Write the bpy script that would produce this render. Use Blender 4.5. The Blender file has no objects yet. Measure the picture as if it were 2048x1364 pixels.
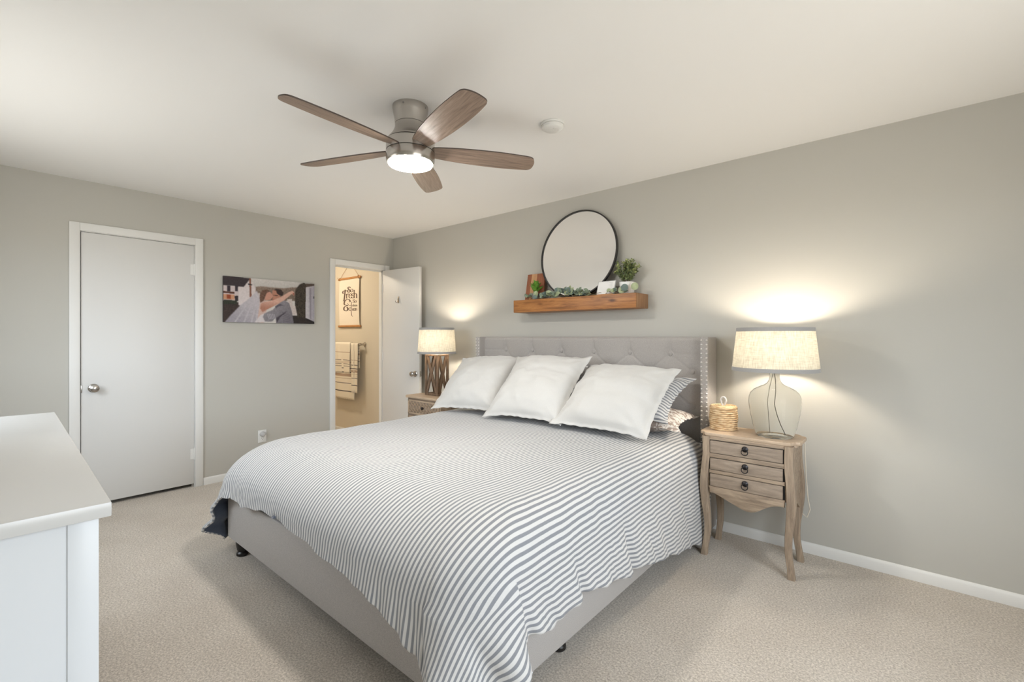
import bpy, bmesh, math, random
import numpy as np
from mathutils import Vector, Matrix, noise
R_ = math.radians
PI = math.pi
random.seed(7)
scene = bpy.context.scene
COL = scene.collection

# ------------------------------------------------------------------ camera, world, exposure
cam = bpy.data.cameras.new('camera')
cam.sensor_width = 36.0
cam.lens = 36.0 * 924.0 / 2048.0
cam.shift_y = -9.0 / 2048.0
cam.clip_start = 0.02
camo = bpy.data.objects.new('camera', cam)
COL.objects.link(camo)
yaw = math.atan2(793.0, 924.0)
camo.location = (4.63, -3.235, 1.285)
camo.rotation_euler = (PI / 2, 0, yaw)
scene.camera = camo
scene.view_settings.view_transform = 'Standard'
scene.view_settings.look = 'None'
scene.view_settings.gamma = 1.0
scene.view_settings.use_curve_mapping = False
scene.view_settings.exposure = 0.24

DAY = 8.8           # radiance of the overcast sky beyond the windows
FAN_W, LAMP_R, LAMP_L, BATH = 155.0, 310.0, 310.0, 115.0
w = bpy.data.worlds.new('world'); scene.world = w; w.use_nodes = True
bg = w.node_tree.nodes['Background']
_wt = w.node_tree; _tc = _wt.nodes.new('ShaderNodeTexCoord'); _sp = _wt.nodes.new('ShaderNodeSeparateXYZ'); _cr = _wt.nodes.new('ShaderNodeValToRGB')
_wt.links.new(_tc.outputs['Generated'], _sp.inputs[0]); _wt.links.new(_sp.outputs[2], _cr.inputs[0]); _wt.links.new(_cr.outputs[0], bg.inputs[0])
_cr.color_ramp.elements[0].position = 0.0; _cr.color_ramp.elements[0].color = (0.46, 0.45, 0.42, 1)      # lawn and street below the horizon
_cr.color_ramp.elements[1].position = 0.03; _cr.color_ramp.elements[1].color = (0.84, 0.92, 1.0, 1)      # overcast sky above it
bg.inputs[1].default_value = DAY
scene.cycles.max_bounces = 12
scene.cycles.diffuse_bounces = 8
scene.cycles.transmission_bounces = 10
scene.cycles.transparent_max_bounces = 12
scene.cycles.sample_clamp_indirect = 6.0
scene.cycles.caustics_reflective = False
scene.cycles.caustics_refractive = False
scene.cycles.blur_glossy = 0.6

XE, YS, H = 5.75, -3.62, 2.44        # east wall, south wall, ceiling
WIN_E = (-3.05, -1.25, 0.70, 2.12)     # y0 y1 z0 z1 in the east wall
FILL_WIN_S = (0.8, 2.2, 1.10, 2.05)     # x0 x1 z0 z1, added in the south wall to brighten the west side
def portal(name, loc, rot, sx, sy):
    l = bpy.data.lights.new(name, 'AREA'); l.shape = 'RECTANGLE'; l.size = sx; l.size_y = sy
    l.cycles.is_portal = True
    o = bpy.data.objects.new(name, l); COL.objects.link(o); o.location = loc; o.rotation_euler = rot
portal('window_light', (XE + 0.10, (WIN_E[0] + WIN_E[1]) / 2, 1.41), (0, PI / 2, 0), 1.42, 1.8)
portal('window_light', ((FILL_WIN_S[0] + FILL_WIN_S[1]) / 2, YS - 0.10, 1.575), (PI / 2, 0, 0), 1.4, 0.95)  # portal of the added south window

# ------------------------------------------------------------------ materials
def newmat(name):
    m = bpy.data.materials.new(name); m.use_nodes = True
    nt = m.node_tree
    return m, nt, nt.nodes['Principled BSDF']
def N(nt, t, **k):
    n = nt.nodes.new(t)
    for a, b in k.items():
        if a.startswith('_'): setattr(n, a[1:], b)
        else: n.inputs[a.replace('_', ' ')].default_value = b
    return n
def plain(name, col, rough=0.6, metal=0.0, bump=0.0, bscale=200.0, spec=0.5, var=0.0, vscale=3.0, emit=None, es=1.0):
    m, nt, p = newmat(name)
    p.inputs['Base Color'].default_value = (*col, 1)
    p.inputs['Roughness'].default_value = rough
    p.inputs['Metallic'].default_value = metal
    p.inputs['Specular IOR Level'].default_value = spec
    tc = N(nt, 'ShaderNodeTexCoord')
    if var:
        n = N(nt, 'ShaderNodeTexNoise', Scale=vscale, Detail=4.0)
        nt.links.new(tc.outputs['Object'], n.inputs['Vector'])
        r = nt.nodes.new('ShaderNodeValToRGB')
        r.color_ramp.elements[0].position = 0.3; r.color_ramp.elements[1].position = 0.7
        r.color_ramp.elements[0].color = (*[c * (1 - var) for c in col], 1)
        r.color_ramp.elements[1].color = (*[min(1, c * (1 + var)) for c in col], 1)
        nt.links.new(n.outputs['Fac'], r.inputs[0]); nt.links.new(r.outputs[0], p.inputs['Base Color'])
    if bump:
        n = N(nt, 'ShaderNodeTexNoise', Scale=bscale, Detail=3.0)
        nt.links.new(tc.outputs['Object'], n.inputs['Vector'])
        b = N(nt, 'ShaderNodeBump', Strength=bump, Distance=0.002)
        nt.links.new(n.outputs['Fac'], b.inputs['Height']); nt.links.new(b.outputs[0], p.inputs['Normal'])
    if emit:
        p.inputs['Emission Color'].default_value = (*emit, 1); p.inputs['Emission Strength'].default_value = es
    return m
def wood(name, c1, c2, stretch=(1, 12, 12), scale=4.0, rough=0.55, c3=None, bump=0.15, coord='Object', knots=False, dist=0.6, rings=0.0):
    m, nt, p = newmat(name)
    tc = N(nt, 'ShaderNodeTexCoord'); mp = N(nt, 'ShaderNodeMapping'); mp.inputs['Scale'].default_value = stretch
    nt.links.new(tc.outputs[coord], mp.inputs[0])
    n = N(nt, 'ShaderNodeTexNoise', Scale=scale, Detail=6.0, Roughness=0.6, Distortion=dist)
    nt.links.new(mp.outputs[0], n.inputs['Vector'])
    r = nt.nodes.new('ShaderNodeValToRGB'); e = r.color_ramp.elements
    e[0].position = 0.32; e[0].color = (*c2, 1); e[1].position = 0.68; e[1].color = (*c1, 1)
    if c3:
        k = e.new(0.5); k.color = (*c3, 1)
    nt.links.new(n.outputs['Fac'], r.inputs[0])
    out = r.outputs[0]
    n2 = N(nt, 'ShaderNodeTexNoise', Scale=scale * 9, Detail=3.0)
    nt.links.new(mp.outputs[0], n2.inputs['Vector'])
    mx = N(nt, 'ShaderNodeMix', _data_type='RGBA', _blend_type='MULTIPLY'); mx.inputs['Factor'].default_value = 0.35
    nt.links.new(out, mx.inputs[6]); nt.links.new(n2.outputs['Color'], mx.inputs[7])
    hs = N(nt, 'ShaderNodeRGBToBW'); nt.links.new(n2.outputs['Color'], hs.inputs[0])
    cr = nt.nodes.new('ShaderNodeValToRGB'); cr.color_ramp.elements[0].position = 0.3; cr.color_ramp.elements[1].position = 0.65
    cr.color_ramp.elements[0].color = (0.55, 0.55, 0.55, 1)
    nt.links.new(hs.outputs[0], cr.inputs[0]); nt.links.new(cr.outputs[0], mx.inputs[7])
    out = mx.outputs[2]
    if knots:
        v = N(nt, 'ShaderNodeTexVoronoi', Scale=1.0); mp2 = N(nt, 'ShaderNodeMapping'); mp2.inputs['Scale'].default_value = (5, 9, 14)
        nt.links.new(tc.outputs[coord], mp2.inputs[0]); nt.links.new(mp2.outputs[0], v.inputs['Vector'])
        kr = nt.nodes.new('ShaderNodeValToRGB'); kr.color_ramp.elements[0].position = 0.06; kr.color_ramp.elements[1].position = 0.22
        kr.color_ramp.elements[0].color = (0.18, 0.12, 0.08, 1); kr.color_ramp.elements[1].color = (1, 1, 1, 1)
        nt.links.new(v.outputs['Distance'], kr.inputs[0])
        m2 = N(nt, 'ShaderNodeMix', _data_type='RGBA', _blend_type='MULTIPLY'); m2.inputs['Factor'].default_value = 0.8
        nt.links.new(out, m2.inputs[6]); nt.links.new(kr.outputs[0], m2.inputs[7]); out = m2.outputs[2]
    nt.links.new(out, p.inputs['Base Color'])
    p.inputs['Roughness'].default_value = rough
    b = N(nt, 'ShaderNodeBump', Strength=bump, Distance=0.002)
    nt.links.new(n2.outputs['Fac'], b.inputs['Height']); nt.links.new(b.outputs[0], p.inputs['Normal'])
    return m
def fabric(name, col, col2=None, scale=600.0, bump=0.3, rough=0.9, sheen=0.3, weave=0.12):
    m, nt, p = newmat(name)
    tc = N(nt, 'ShaderNodeTexCoord'); n = N(nt, 'ShaderNodeTexNoise', Scale=scale, Detail=2.0)
    nt.links.new(tc.outputs['Object'], n.inputs['Vector'])
    r = nt.nodes.new('ShaderNodeValToRGB'); r.color_ramp.elements[0].position = 0.35; r.color_ramp.elements[1].position = 0.65
    c2 = col2 or tuple(c * (1 - weave) for c in col)
    r.color_ramp.elements[0].color = (*c2, 1); r.color_ramp.elements[1].color = (*col, 1)
    nt.links.new(n.outputs['Fac'], r.inputs[0]); nt.links.new(r.outputs[0], p.inputs['Base Color'])
    p.inputs['Roughness'].default_value = rough; p.inputs['Sheen Weight'].default_value = sheen
    p.inputs['Specular IOR Level'].default_value = 0.2
    b = N(nt, 'ShaderNodeBump', Strength=bump, Distance=0.001)
    nt.links.new(n.outputs['Fac'], b.inputs['Height']); nt.links.new(b.outputs[0], p.inputs['Normal'])
    return m
def stripes(name, c1, c2, period, duty=0.5, axis=0, rough=0.9):
    # stripes run along the cloth: the UV coordinate is metres of cloth
    m, nt, p = newmat(name)
    uv = N(nt, 'ShaderNodeUVMap'); sep = N(nt, 'ShaderNodeSeparateXYZ'); nt.links.new(uv.outputs[0], sep.inputs[0])
    d = N(nt, 'ShaderNodeMath', _operation='DIVIDE'); d.inputs[1].default_value = period
    nt.links.new(sep.outputs[axis], d.inputs[0])
    fr = N(nt, 'ShaderNodeMath', _operation='FRACT'); nt.links.new(d.outputs[0], fr.inputs[0])
    r = nt.nodes.new('ShaderNodeValToRGB'); e = r.color_ramp.elements
    e[0].position = 0.0; e[0].color = (*c1, 1); e[1].position = duty - 0.04; e[1].color = (*c1, 1)
    k = e.new(duty + 0.04); k.color = (*c2, 1); k = e.new(0.94); k.color = (*c2, 1); k = e.new(1.0); k.color = (*c1, 1)
    nt.links.new(fr.outputs[0], r.inputs[0])
    nt.links.new(r.outputs[0], p.inputs['Base Color'])
    p.inputs['Roughness'].default_value = rough; p.inputs['Sheen Weight'].default_value = 0.2
    p.inputs['Specular IOR Level'].default_value = 0.2
    tc = N(nt, 'ShaderNodeTexCoord'); n = N(nt, 'ShaderNodeTexNoise', Scale=28.0, Detail=5.0, Roughness=0.6)
    nt.links.new(tc.outputs['Object'], n.inputs['Vector'])
    b = N(nt, 'ShaderNodeBump', Strength=0.25, Distance=0.01)
    nt.links.new(n.outputs['Fac'], b.inputs['Height']); nt.links.new(b.outputs[0], p.inputs['Normal'])
    return m

M = {}
M['wall'] = plain('wall_paint', (0.49, 0.478, 0.438), 0.75, bump=0.05, bscale=300)
M['bathwall'] = plain('bathroom_paint', (0.66, 0.60, 0.49), 0.7)
M['ceiling'] = plain('ceiling_paint', (0.84, 0.835, 0.825), 0.85, bump=0.05, bscale=200)
M['trim'] = plain('trim_paint', (0.74, 0.735, 0.715), 0.4)
M['door'] = plain('door_paint', (0.67, 0.665, 0.65), 0.45)
M['darkgap'] = plain('dark_gap', (0.03, 0.028, 0.025), 0.9)
M['nickel'] = plain('brushed_nickel', (0.48, 0.455, 0.425), 0.24, metal=1.0)
M['bronze'] = plain('dark_bronze', (0.035, 0.033, 0.035), 0.4, metal=0.8)
M['black'] = plain('black_metal', (0.018, 0.017, 0.016), 0.4)
M['blackwood'] = plain('black_wood', (0.012, 0.010, 0.009), 0.35)
M['plastic'] = plain('white_plastic', (0.75, 0.75, 0.73), 0.4)
M['greyplastic'] = plain('grey_plastic', (0.52, 0.52, 0.52), 0.3)
M['dresser'] = plain('white_lacquer', (0.62, 0.635, 0.65), 0.35)
M['dressertop'] = plain('white_dresser_top', (0.54, 0.535, 0.52), 0.25)
M['shelf'] = wood('honey_pine', (0.46, 0.205, 0.06), (0.20, 0.075, 0.02), (1.2, 14, 14), 3.2, 0.45, c3=(0.37, 0.15, 0.042), knots=True, dist=1.2)
M['shelfend'] = wood('honey_pine_end_grain', (0.36, 0.20, 0.10), (0.20, 0.10, 0.045), (14, 14, 1.0), 3.0, 0.6)
M['board1'] = wood('cherry_wood', (0.36, 0.125, 0.055), (0.24, 0.075, 0.035), (12, 12, 1), 4)
M['board2'] = wood('maple_wood', (0.60, 0.34, 0.17), (0.48, 0.25, 0.12), (12, 12, 1), 4)
M['driftwood'] = wood('weathered_oak', (0.45, 0.345, 0.245), (0.24, 0.18, 0.13), (2, 16, 16), 2.6, 0.65, c3=(0.35, 0.265, 0.19), dist=1.0)
M['driftwoodv'] = wood('weathered_oak_upright', (0.45, 0.345, 0.245), (0.24, 0.18, 0.13), (16, 16, 1.5), 2.6, 0.65, c3=(0.35, 0.265, 0.19), dist=1.0)
M['drifttop'] = wood('weathered_oak_top', (0.60, 0.46, 0.33), (0.46, 0.34, 0.24), (2, 14, 14), 3.0, 0.5)
M['drawer'] = wood('weathered_oak_drawer', (0.40, 0.315, 0.24), (0.24, 0.185, 0.14), (2, 3, 14), 2.6, 0.65)
M['lampwood'] = wood('brown_lamp_wood', (0.25, 0.165, 0.105), (0.11, 0.068, 0.043), (12, 12, 2), 4.0, 0.6)
M['blade'] = wood('grey_walnut_blade', (0.39, 0.285, 0.215), (0.17, 0.118, 0.09), (1.3, 18, 18), 3.4, 0.36, c3=(0.29, 0.205, 0.155), dist=1.0)
M['blade_edge'] = plain('dark_blade_edge', (0.07, 0.05, 0.04), 0.5)
M['hangwood'] = wood('golden_oak', (0.55, 0.27, 0.09), (0.42, 0.19, 0.06), (2, 12, 12), 4.0, 0.5)
M['rope'] = plain('brown_cord', (0.45, 0.25, 0.12), 0.8)
M['upholstery'] = fabric('grey_linen', (0.43, 0.402, 0.38), scale=450, bump=0.35, weave=0.25)
M['white_linen'] = fabric('white_linen', (0.585, 0.575, 0.555), scale=300, bump=0.2, weave=0.04)
M['duvet'] = stripes('striped_cotton', (0.585, 0.575, 0.56), (0.225, 0.232, 0.25), 0.0217)
M['sham'] = stripes('striped_sham', (0.66, 0.655, 0.65), (0.25, 0.258, 0.28), 0.0217, axis=1)
M['lining'] = fabric('slate_lining', (0.10, 0.115, 0.15), scale=300)
M['mattress'] = fabric('mattress_ticking', (0.10, 0.10, 0.11), scale=200)
M['shadeband'] = fabric('grey_shade_band', (0.36, 0.35, 0.34), scale=500)
M['jute'] = None
M['potwhite'] = plain('white_ceramic', (0.82, 0.82, 0.80), 0.3)
M['leaf_eu'] = plain('eucalyptus_leaf', (0.22, 0.28, 0.20), 0.55, var=0.35, vscale=30)
M['leaf_eu2'] = plain('pale_eucalyptus_leaf', (0.33, 0.38, 0.22), 0.55, var=0.25, vscale=30)
M['leaf_bl'] = plain('bluish_eucalyptus_leaf', (0.12, 0.17, 0.15), 0.5, var=0.2, vscale=30)
M['leaf_bush'] = plain('boxwood_leaf', (0.15, 0.20, 0.085), 0.5, var=0.5, vscale=60)
M['leaf_bush2'] = plain('boxwood_leaf_tip', (0.32, 0.36, 0.14), 0.5, var=0.4, vscale=60)
M['leaf_fresh'] = plain('bright_green_leaf', (0.12, 0.27, 0.035), 0.4, var=0.35, vscale=40)
M['stem'] = plain('leaf_stem', (0.16, 0.12, 0.06), 0.7)
M['greypot'] = plain('grey_pot', (0.22, 0.22, 0.22), 0.6)
M['paper'] = plain('white_card', (0.80, 0.80, 0.79), 0.6)
M['greyframe'] = plain('grey_frame', (0.36, 0.36, 0.36), 0.5)
M['ink'] = plain('brown_ink', (0.13, 0.085, 0.06), 0.8)
M['greyink'] = plain('grey_ink', (0.5, 0.5, 0.5), 0.8)
M['banner'] = fabric('cream_canvas', (0.82, 0.74, 0.62), scale=300, weave=0.06)
M['cord'] = plain('clear_cord', (0.66, 0.60, 0.50), 0.4)
M['screw'] = plain('screw_head', (0.35, 0.34, 0.33), 0.3, metal=1.0)
M['nail'] = plain('pewter_nailhead', (0.72, 0.70, 0.68), 0.38, metal=0.6)

def carpet():
    m, nt, p = newmat('beige_carpet')
    tc = N(nt, 'ShaderNodeTexCoord')
    n = N(nt, 'ShaderNodeTexNoise', Scale=120.0, Detail=5.0, Roughness=0.8); nt.links.new(tc.outputs['Object'], n.inputs['Vector'])
    n1 = N(nt, 'ShaderNodeTexNoise', Scale=3.2, Detail=4.0, Roughness=0.55); nt.links.new(tc.outputs['Object'], n1.inputs['Vector'])
    r = nt.nodes.new('ShaderNodeValToRGB'); r.color_ramp.elements[0].position = 0.36; r.color_ramp.elements[1].position = 0.64
    r.color_ramp.elements[0].color = (0.33, 0.278, 0.222, 1); r.color_ramp.elements[1].color = (0.83, 0.752, 0.655, 1)
    nt.links.new(n.outputs['Fac'], r.inputs[0])
    r1 = nt.nodes.new('ShaderNodeValToRGB'); r1.color_ramp.elements[0].position = 0.35; r1.color_ramp.elements[1].position = 0.65
    r1.color_ramp.elements[0].color = (0.90, 0.885, 0.87, 1); r1.color_ramp.elements[1].color = (1, 1, 1, 1)
    nt.links.new(n1.outputs['Fac'], r1.inputs[0])
    mx = N(nt, 'ShaderNodeMix', _data_type='RGBA', _blend_type='MULTIPLY'); mx.inputs['Factor'].default_value = 1.0
    nt.links.new(r.outputs[0], mx.inputs[6]); nt.links.new(r1.outputs[0], mx.inputs[7]); nt.links.new(mx.outputs[2], p.inputs['Base Color'])
    p.inputs['Roughness'].default_value = 0.95; p.inputs['Sheen Weight'].default_value = 0.3; p.inputs['Specular IOR Level'].default_value = 0.1
    b = N(nt, 'ShaderNodeBump', Strength=0.9, Distance=0.006); nt.links.new(n.outputs['Fac'], b.inputs['Height']); nt.links.new(b.outputs[0], p.inputs['Normal'])
    return m
M['carpet'] = carpet()
def shade_mat(tr, nm='linen_lamp_shade'):
    m, nt, p = newmat(nm)
    nt.nodes.remove(p); out = nt.nodes['Material Output']
    tc = N(nt, 'ShaderNodeTexCoord'); cols = []
    for sc in ((6, 6, 160), (70, 70, 5)):
        mp = N(nt, 'ShaderNodeMapping'); mp.inputs['Scale'].default_value = sc; nt.links.new(tc.outputs['Object'], mp.inputs[0])
        n = N(nt, 'ShaderNodeTexNoise', Scale=3.0, Detail=4.0); nt.links.new(mp.outputs[0], n.inputs['Vector']); cols.append(n)
    mul = N(nt, 'ShaderNodeMath', _operation='ADD'); nt.links.new(cols[0].outputs['Fac'], mul.inputs[0]); nt.links.new(cols[1].outputs['Fac'], mul.inputs[1])
    r = nt.nodes.new('ShaderNodeValToRGB'); e = r.color_ramp.elements; e[0].position = 0.36; e[1].position = 0.60
    h = N(nt, 'ShaderNodeMath', _operation='MULTIPLY'); h.inputs[1].default_value = 0.5; nt.links.new(mul.outputs[0], h.inputs[0]); nt.links.new(h.outputs[0], r.inputs[0])
    e[0].color = (0.50, 0.44, 0.33, 1); e[1].color = (0.74, 0.69, 0.56, 1)
    d = N(nt, 'ShaderNodeBsdfDiffuse'); t = N(nt, 'ShaderNodeBsdfTranslucent')
    nt.links.new(r.outputs[0], d.inputs[0]); nt.links.new(r.outputs[0], t.inputs[0])
    mx = N(nt, 'ShaderNodeMixShader'); mx.inputs[0].default_value = tr
    nt.links.new(d.outputs[0], mx.inputs[1]); nt.links.new(t.outputs[0], mx.inputs[2]); nt.links.new(mx.outputs[0], out.inputs[0])
    return m
M['shade'] = shade_mat(.066); M['shade2'] = shade_mat(.052, 'dense_linen_lamp_shade')
def glass():
    m, nt, p = newmat('seeded_glass')
    p.inputs['Transmission Weight'].default_value = 1.0; p.inputs['Roughness'].default_value = 0.02; p.inputs['IOR'].default_value = 1.09
    p.inputs['Base Color'].default_value = (0.97, 0.975, 0.96, 1)
    tc = N(nt, 'ShaderNodeTexCoord'); n = N(nt, 'ShaderNodeTexNoise', Scale=25.0, Detail=2.0); nt.links.new(tc.outputs['Object'], n.inputs['Vector'])
    b = N(nt, 'ShaderNodeBump', Strength=0.25, Distance=0.003); nt.links.new(n.outputs['Fac'], b.inputs['Height']); nt.links.new(b.outputs[0], p.inputs['Normal'])
    return m
M['glass'] = glass()
def emis(name, col, s):
    m, nt, p = newmat(name); nt.nodes.remove(p)
    e = N(nt, 'ShaderNodeEmission'); e.inputs[0].default_value = (*col, 1); e.inputs[1].default_value = s
    nt.links.new(e.outputs[0], nt.nodes['Material Output'].inputs[0]); return m
WARM = (1.0, 0.875, 0.71)
M['bulb_r'] = emis('lit_bulb', WARM, LAMP_R); M['bulb_l'] = emis('lit_bulb_far', WARM, LAMP_L)
M['fanlight'] = emis('lit_fan_diffuser', (1.0, 0.965, 0.90), FAN_W)
M['bathlight'] = emis('lit_bathroom_fixture', (1.0, 0.86, 0.68), BATH)
m, nt, p = newmat('mirror_glass'); p.inputs['Metallic'].default_value = 1; p.inputs['Roughness'].default_value = 0.01; p.inputs['Base Color'].default_value = (0.93, 0.93, 0.92, 1)
M['mirror'] = m
def attr_mat(name, rough=0.5):
    m, nt, p = newmat(name); a = N(nt, 'ShaderNodeVertexColor'); a.layer_name = 'Col'
    nt.links.new(a.outputs[0], p.inputs['Base Color']); p.inputs['Roughness'].default_value = rough; p.inputs['Specular IOR Level'].default_value = 0.25
    return m
M['print'] = attr_mat('printed_photo')
def basket_mat():
    m, nt, p = newmat('woven_seagrass')
    tc = N(nt, 'ShaderNodeTexCoord'); n = N(nt, 'ShaderNodeTexNoise', Scale=30.0, Detail=4.0)
    mp = N(nt, 'ShaderNodeMapping'); mp.inputs['Scale'].default_value = (1, 1, 5); nt.links.new(tc.outputs['Object'], mp.inputs[0]); nt.links.new(mp.outputs[0], n.inputs['Vector'])
    r = nt.nodes.new('ShaderNodeValToRGB'); e = r.color_ramp.elements; e[0].position = .35; e[1].position = .65
    e[0].color = (0.40, 0.24, 0.11, 1); e[1].color = (0.72, 0.55, 0.34, 1)
    nt.links.new(n.outputs['Fac'], r.inputs[0]); nt.links.new(r.outputs[0], p.inputs['Base Color']); p.inputs['Roughness'].default_value = 0.8
    return m
M['jute'] = basket_mat()
def damask():
    m, nt, p = newmat('taupe_patterned_cotton')
    uv = N(nt, 'ShaderNodeUVMap'); n = N(nt, 'ShaderNodeTexNoise', Scale=32.0, Detail=2.0, Distortion=1.2)
    nt.links.new(uv.outputs[0], n.inputs['Vector'])
    r = nt.nodes.new('ShaderNodeValToRGB'); e = r.color_ramp.elements; e[0].position = .46; e[1].position = .53
    e[0].color = (0.36, 0.29, 0.25, 1); e[1].color = (0.74, 0.70, 0.66, 1)
    nt.links.new(n.outputs['Fac'], r.inputs[0]); nt.links.new(r.outputs[0], p.inputs['Base Color']); p.inputs['Roughness'].default_value = 0.6
    return m
M['damask'] = damask()
def towel(name, bands, ax_lo, ax_hi):
    m, nt, p = newmat(name)
    uv = N(nt, 'ShaderNodeUVMap'); sep = N(nt, 'ShaderNodeSeparateXYZ'); nt.links.new(uv.outputs[0], sep.inputs[0])
    r = nt.nodes.new('ShaderNodeValToRGB'); r.color_ramp.interpolation = 'CONSTANT'; e = r.color_ramp.elements
    base = (0.80, 0.73, 0.60, 1); e[0].color = base; e[0].position = 0; e[1].position = 0.999; e[1].color = base
    for (a, b2, c) in bands:
        k = e.new(a); k.color = (*c, 1); k = e.new(b2); k.color = base
    nt.links.new(sep.outputs[1], r.inputs[0]); nt.links.new(r.outputs[0], p.inputs['Base Color']); p.inputs['Roughness'].default_value = 0.95
    tc = N(nt, 'ShaderNodeTexCoord'); n = N(nt, 'ShaderNodeTexNoise', Scale=400.0); nt.links.new(tc.outputs['Object'], n.inputs['Vector'])
    b = N(nt, 'ShaderNodeBump', Strength=0.5, Distance=0.003); nt.links.new(n.outputs['Fac'], b.inputs['Height']); nt.links.new(b.outputs[0], p.inputs['Normal'])
    return m
DK = (0.14, 0.12, 0.11); TN = (0.45, 0.33, 0.24)
M['towel1'] = towel('striped_bath_towel', [(.12, .14, DK), (.27, .285, DK), (.36, .37, TN), (.40, .45, TN), (.47, .49, DK), (.55, .565, DK), (.66, .67, TN)], 0, 1)
M['towel2'] = towel('striped_hand_towel', [(.20, .22, DK), (.28, .30, DK), (.33, .345, TN), (.37, .385, TN), (.42, .44, DK), (.70, .72, TN)], 0, 1)

# ------------------------------------------------------------------ mesh builder
class MB:
    def __init__(self): self.bm = bmesh.new(); self.mats = []; self.uv = None
    def mi(self, m):
        if m not in self.mats: self.mats.append(m)
        return self.mats.index(m)
    def _set(self, faces, m):
        i = self.mi(m)
        for f in faces: f.material_index = i
    def box(self, lo, hi, m, bev=0.0, rot=None, piv=None, seg=2):
        b = bmesh.new(); bmesh.ops.create_cube(b, size=1)
        s = [hi[i] - lo[i] for i in range(3)]; c = [(hi[i] + lo[i]) / 2 for i in range(3)]
        for v in b.verts: v.co = Vector([v.co[i] * s[i] + c[i] for i in range(3)])
        if bev: bmesh.ops.bevel(b, geom=b.edges[:], offset=min(bev, min(s) * 0.45), segments=seg, affect='EDGES', profile=0.5)
        if rot is not None:
            p = Vector(piv if piv else c)
            for v in b.verts: v.co = rot @ (v.co - p) + p
        self.merge(b, m)
    def merge(self, b, m):
        vm = {v: self.bm.verts.new(v.co) for v in b.verts}; fs = []
        for f in b.faces:
            try: fs.append(self.bm.faces.new([vm[v] for v in f.verts]))
            except ValueError: pass
        self._set(fs, m); b.free(); return fs
    def rings(self, rings, m, cap=True, closed_u=True, close_v=False):
        vs = [[self.bm.verts.new(p) for p in r] for r in rings]; fs = []
        n = len(vs[0]); last = len(vs) if close_v else len(vs) - 1
        for i in range(last):
            a, b = vs[i], vs[(i + 1) % len(vs)]
            for j in range(n if closed_u else n - 1):
                k = (j + 1) % n
                fs.append(self.bm.faces.new((a[j], a[k], b[k], b[j])))
        if cap and closed_u and not close_v:
            fs.append(self.bm.faces.new(vs[0][::-1])); fs.append(self.bm.faces.new(vs[-1]))
        self._set(fs, m); return vs
    def lathe(self, prof, c, m, seg=40, cap=True, axis='z', rot=None):
        rs = []
        for (r, z) in prof:
            ring = []
            for k in range(seg):
                a = 2 * PI * k / seg; p = Vector((r * math.cos(a), r * math.sin(a), z))
                if axis == 'y': p = Vector((p.x, p.z, -p.y))
                if axis == 'x': p = Vector((p.z, p.x, p.y))
                if rot is not None: p = rot @ p
                ring.append(p + Vector(c))
            rs.append(ring)
        self.rings(rs, m, cap=cap)
    def tube(self, pts, r, m, seg=8, closed=False, flat=1.0):
        pts = [Vector(p) for p in pts]; n = len(pts); rs = []; up = None
        for i, p in enumerate(pts):
            a = pts[(i - 1) % n] if (closed or i > 0) else p; b = pts[(i + 1) % n] if (closed or i < n - 1) else p
            t = (b - a).normalized()
            if up is None:
                up = Vector((0, 0, 1)) if abs(t.z) < 0.9 else Vector((1, 0, 0))
            s = t.cross(up)
            if s.length < 1e-5: s = t.cross(Vector((0, 1, 0)))
            s.normalize(); u = s.cross(t).normalized(); up = u
            rr = r[i] if isinstance(r, (list, tuple)) else r
            rs.append([p + s * math.cos(2 * PI * k / seg) * rr + u * math.sin(2 * PI * k / seg) * rr * flat for k in range(seg)])
        self.rings(rs, m, cap=not closed, close_v=closed)
    def prism(self, poly, z0, z1, m, axis='z', bev=0.0, off=(0, 0, 0)):
        b = bmesh.new()
        def P(p, z):
            if axis == 'z': q = (p[0], p[1], z)
            elif axis == 'y': q = (p[0], z, p[1])
            else: q = (z, p[0], p[1])
            return Vector(q) + Vector(off)
        lo = [b.verts.new(P(p, z0)) for p in poly]; hi = [b.verts.new(P(p, z1)) for p in poly]
        f0 = b.faces.new(lo[::-1]); f1 = b.faces.new(hi)
        n = len(poly)
        for i in range(n): b.faces.new((lo[i], lo[(i + 1) % n], hi[(i + 1) % n], hi[i]))
        bmesh.ops.recalc_face_normals(b, faces=b.faces[:])
        if bev:
            ed = list(f0.edges) + list(f1.edges)
            bmesh.ops.bevel(b, geom=ed, offset=bev, segments=2, affect='EDGES', profile=0.5)
        self.merge(b, m)
    def build(self, name, parent=None, loc=(0, 0, 0), angle=35, recalc=True, keep_origin=False):
        if recalc: bmesh.ops.recalc_face_normals(self.bm, faces=self.bm.faces[:])
        me = bpy.data.meshes.new(name); self.bm.to_mesh(me); self.bm.free()
        for m in self.mats: me.materials.append(m)
        for p in me.polygons: p.use_smooth = True
        me.set_sharp_from_angle(angle=R_(angle))
        o = bpy.data.objects.new(name, me); COL.objects.link(o); o.location = loc
        if parent: o.parent = parent
        return o
def empty(name, loc=(0, 0, 0), label=None, cat=None, group=None, rz=0.0):
    o = bpy.data.objects.new(name, None); COL.objects.link(o); o.location = loc; o.rotation_euler = (0, 0, rz)
    o.empty_display_size = 0.1
    if label: tag(o, label, cat, group)
    return o
def tag(o, label, cat, group=None, kind=None):
    o['label'] = label; o['category'] = cat
    if group: o['group'] = group
    if kind: o['kind'] = kind
    return o
def struct(o): o['kind'] = 'structure'; return o
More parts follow.
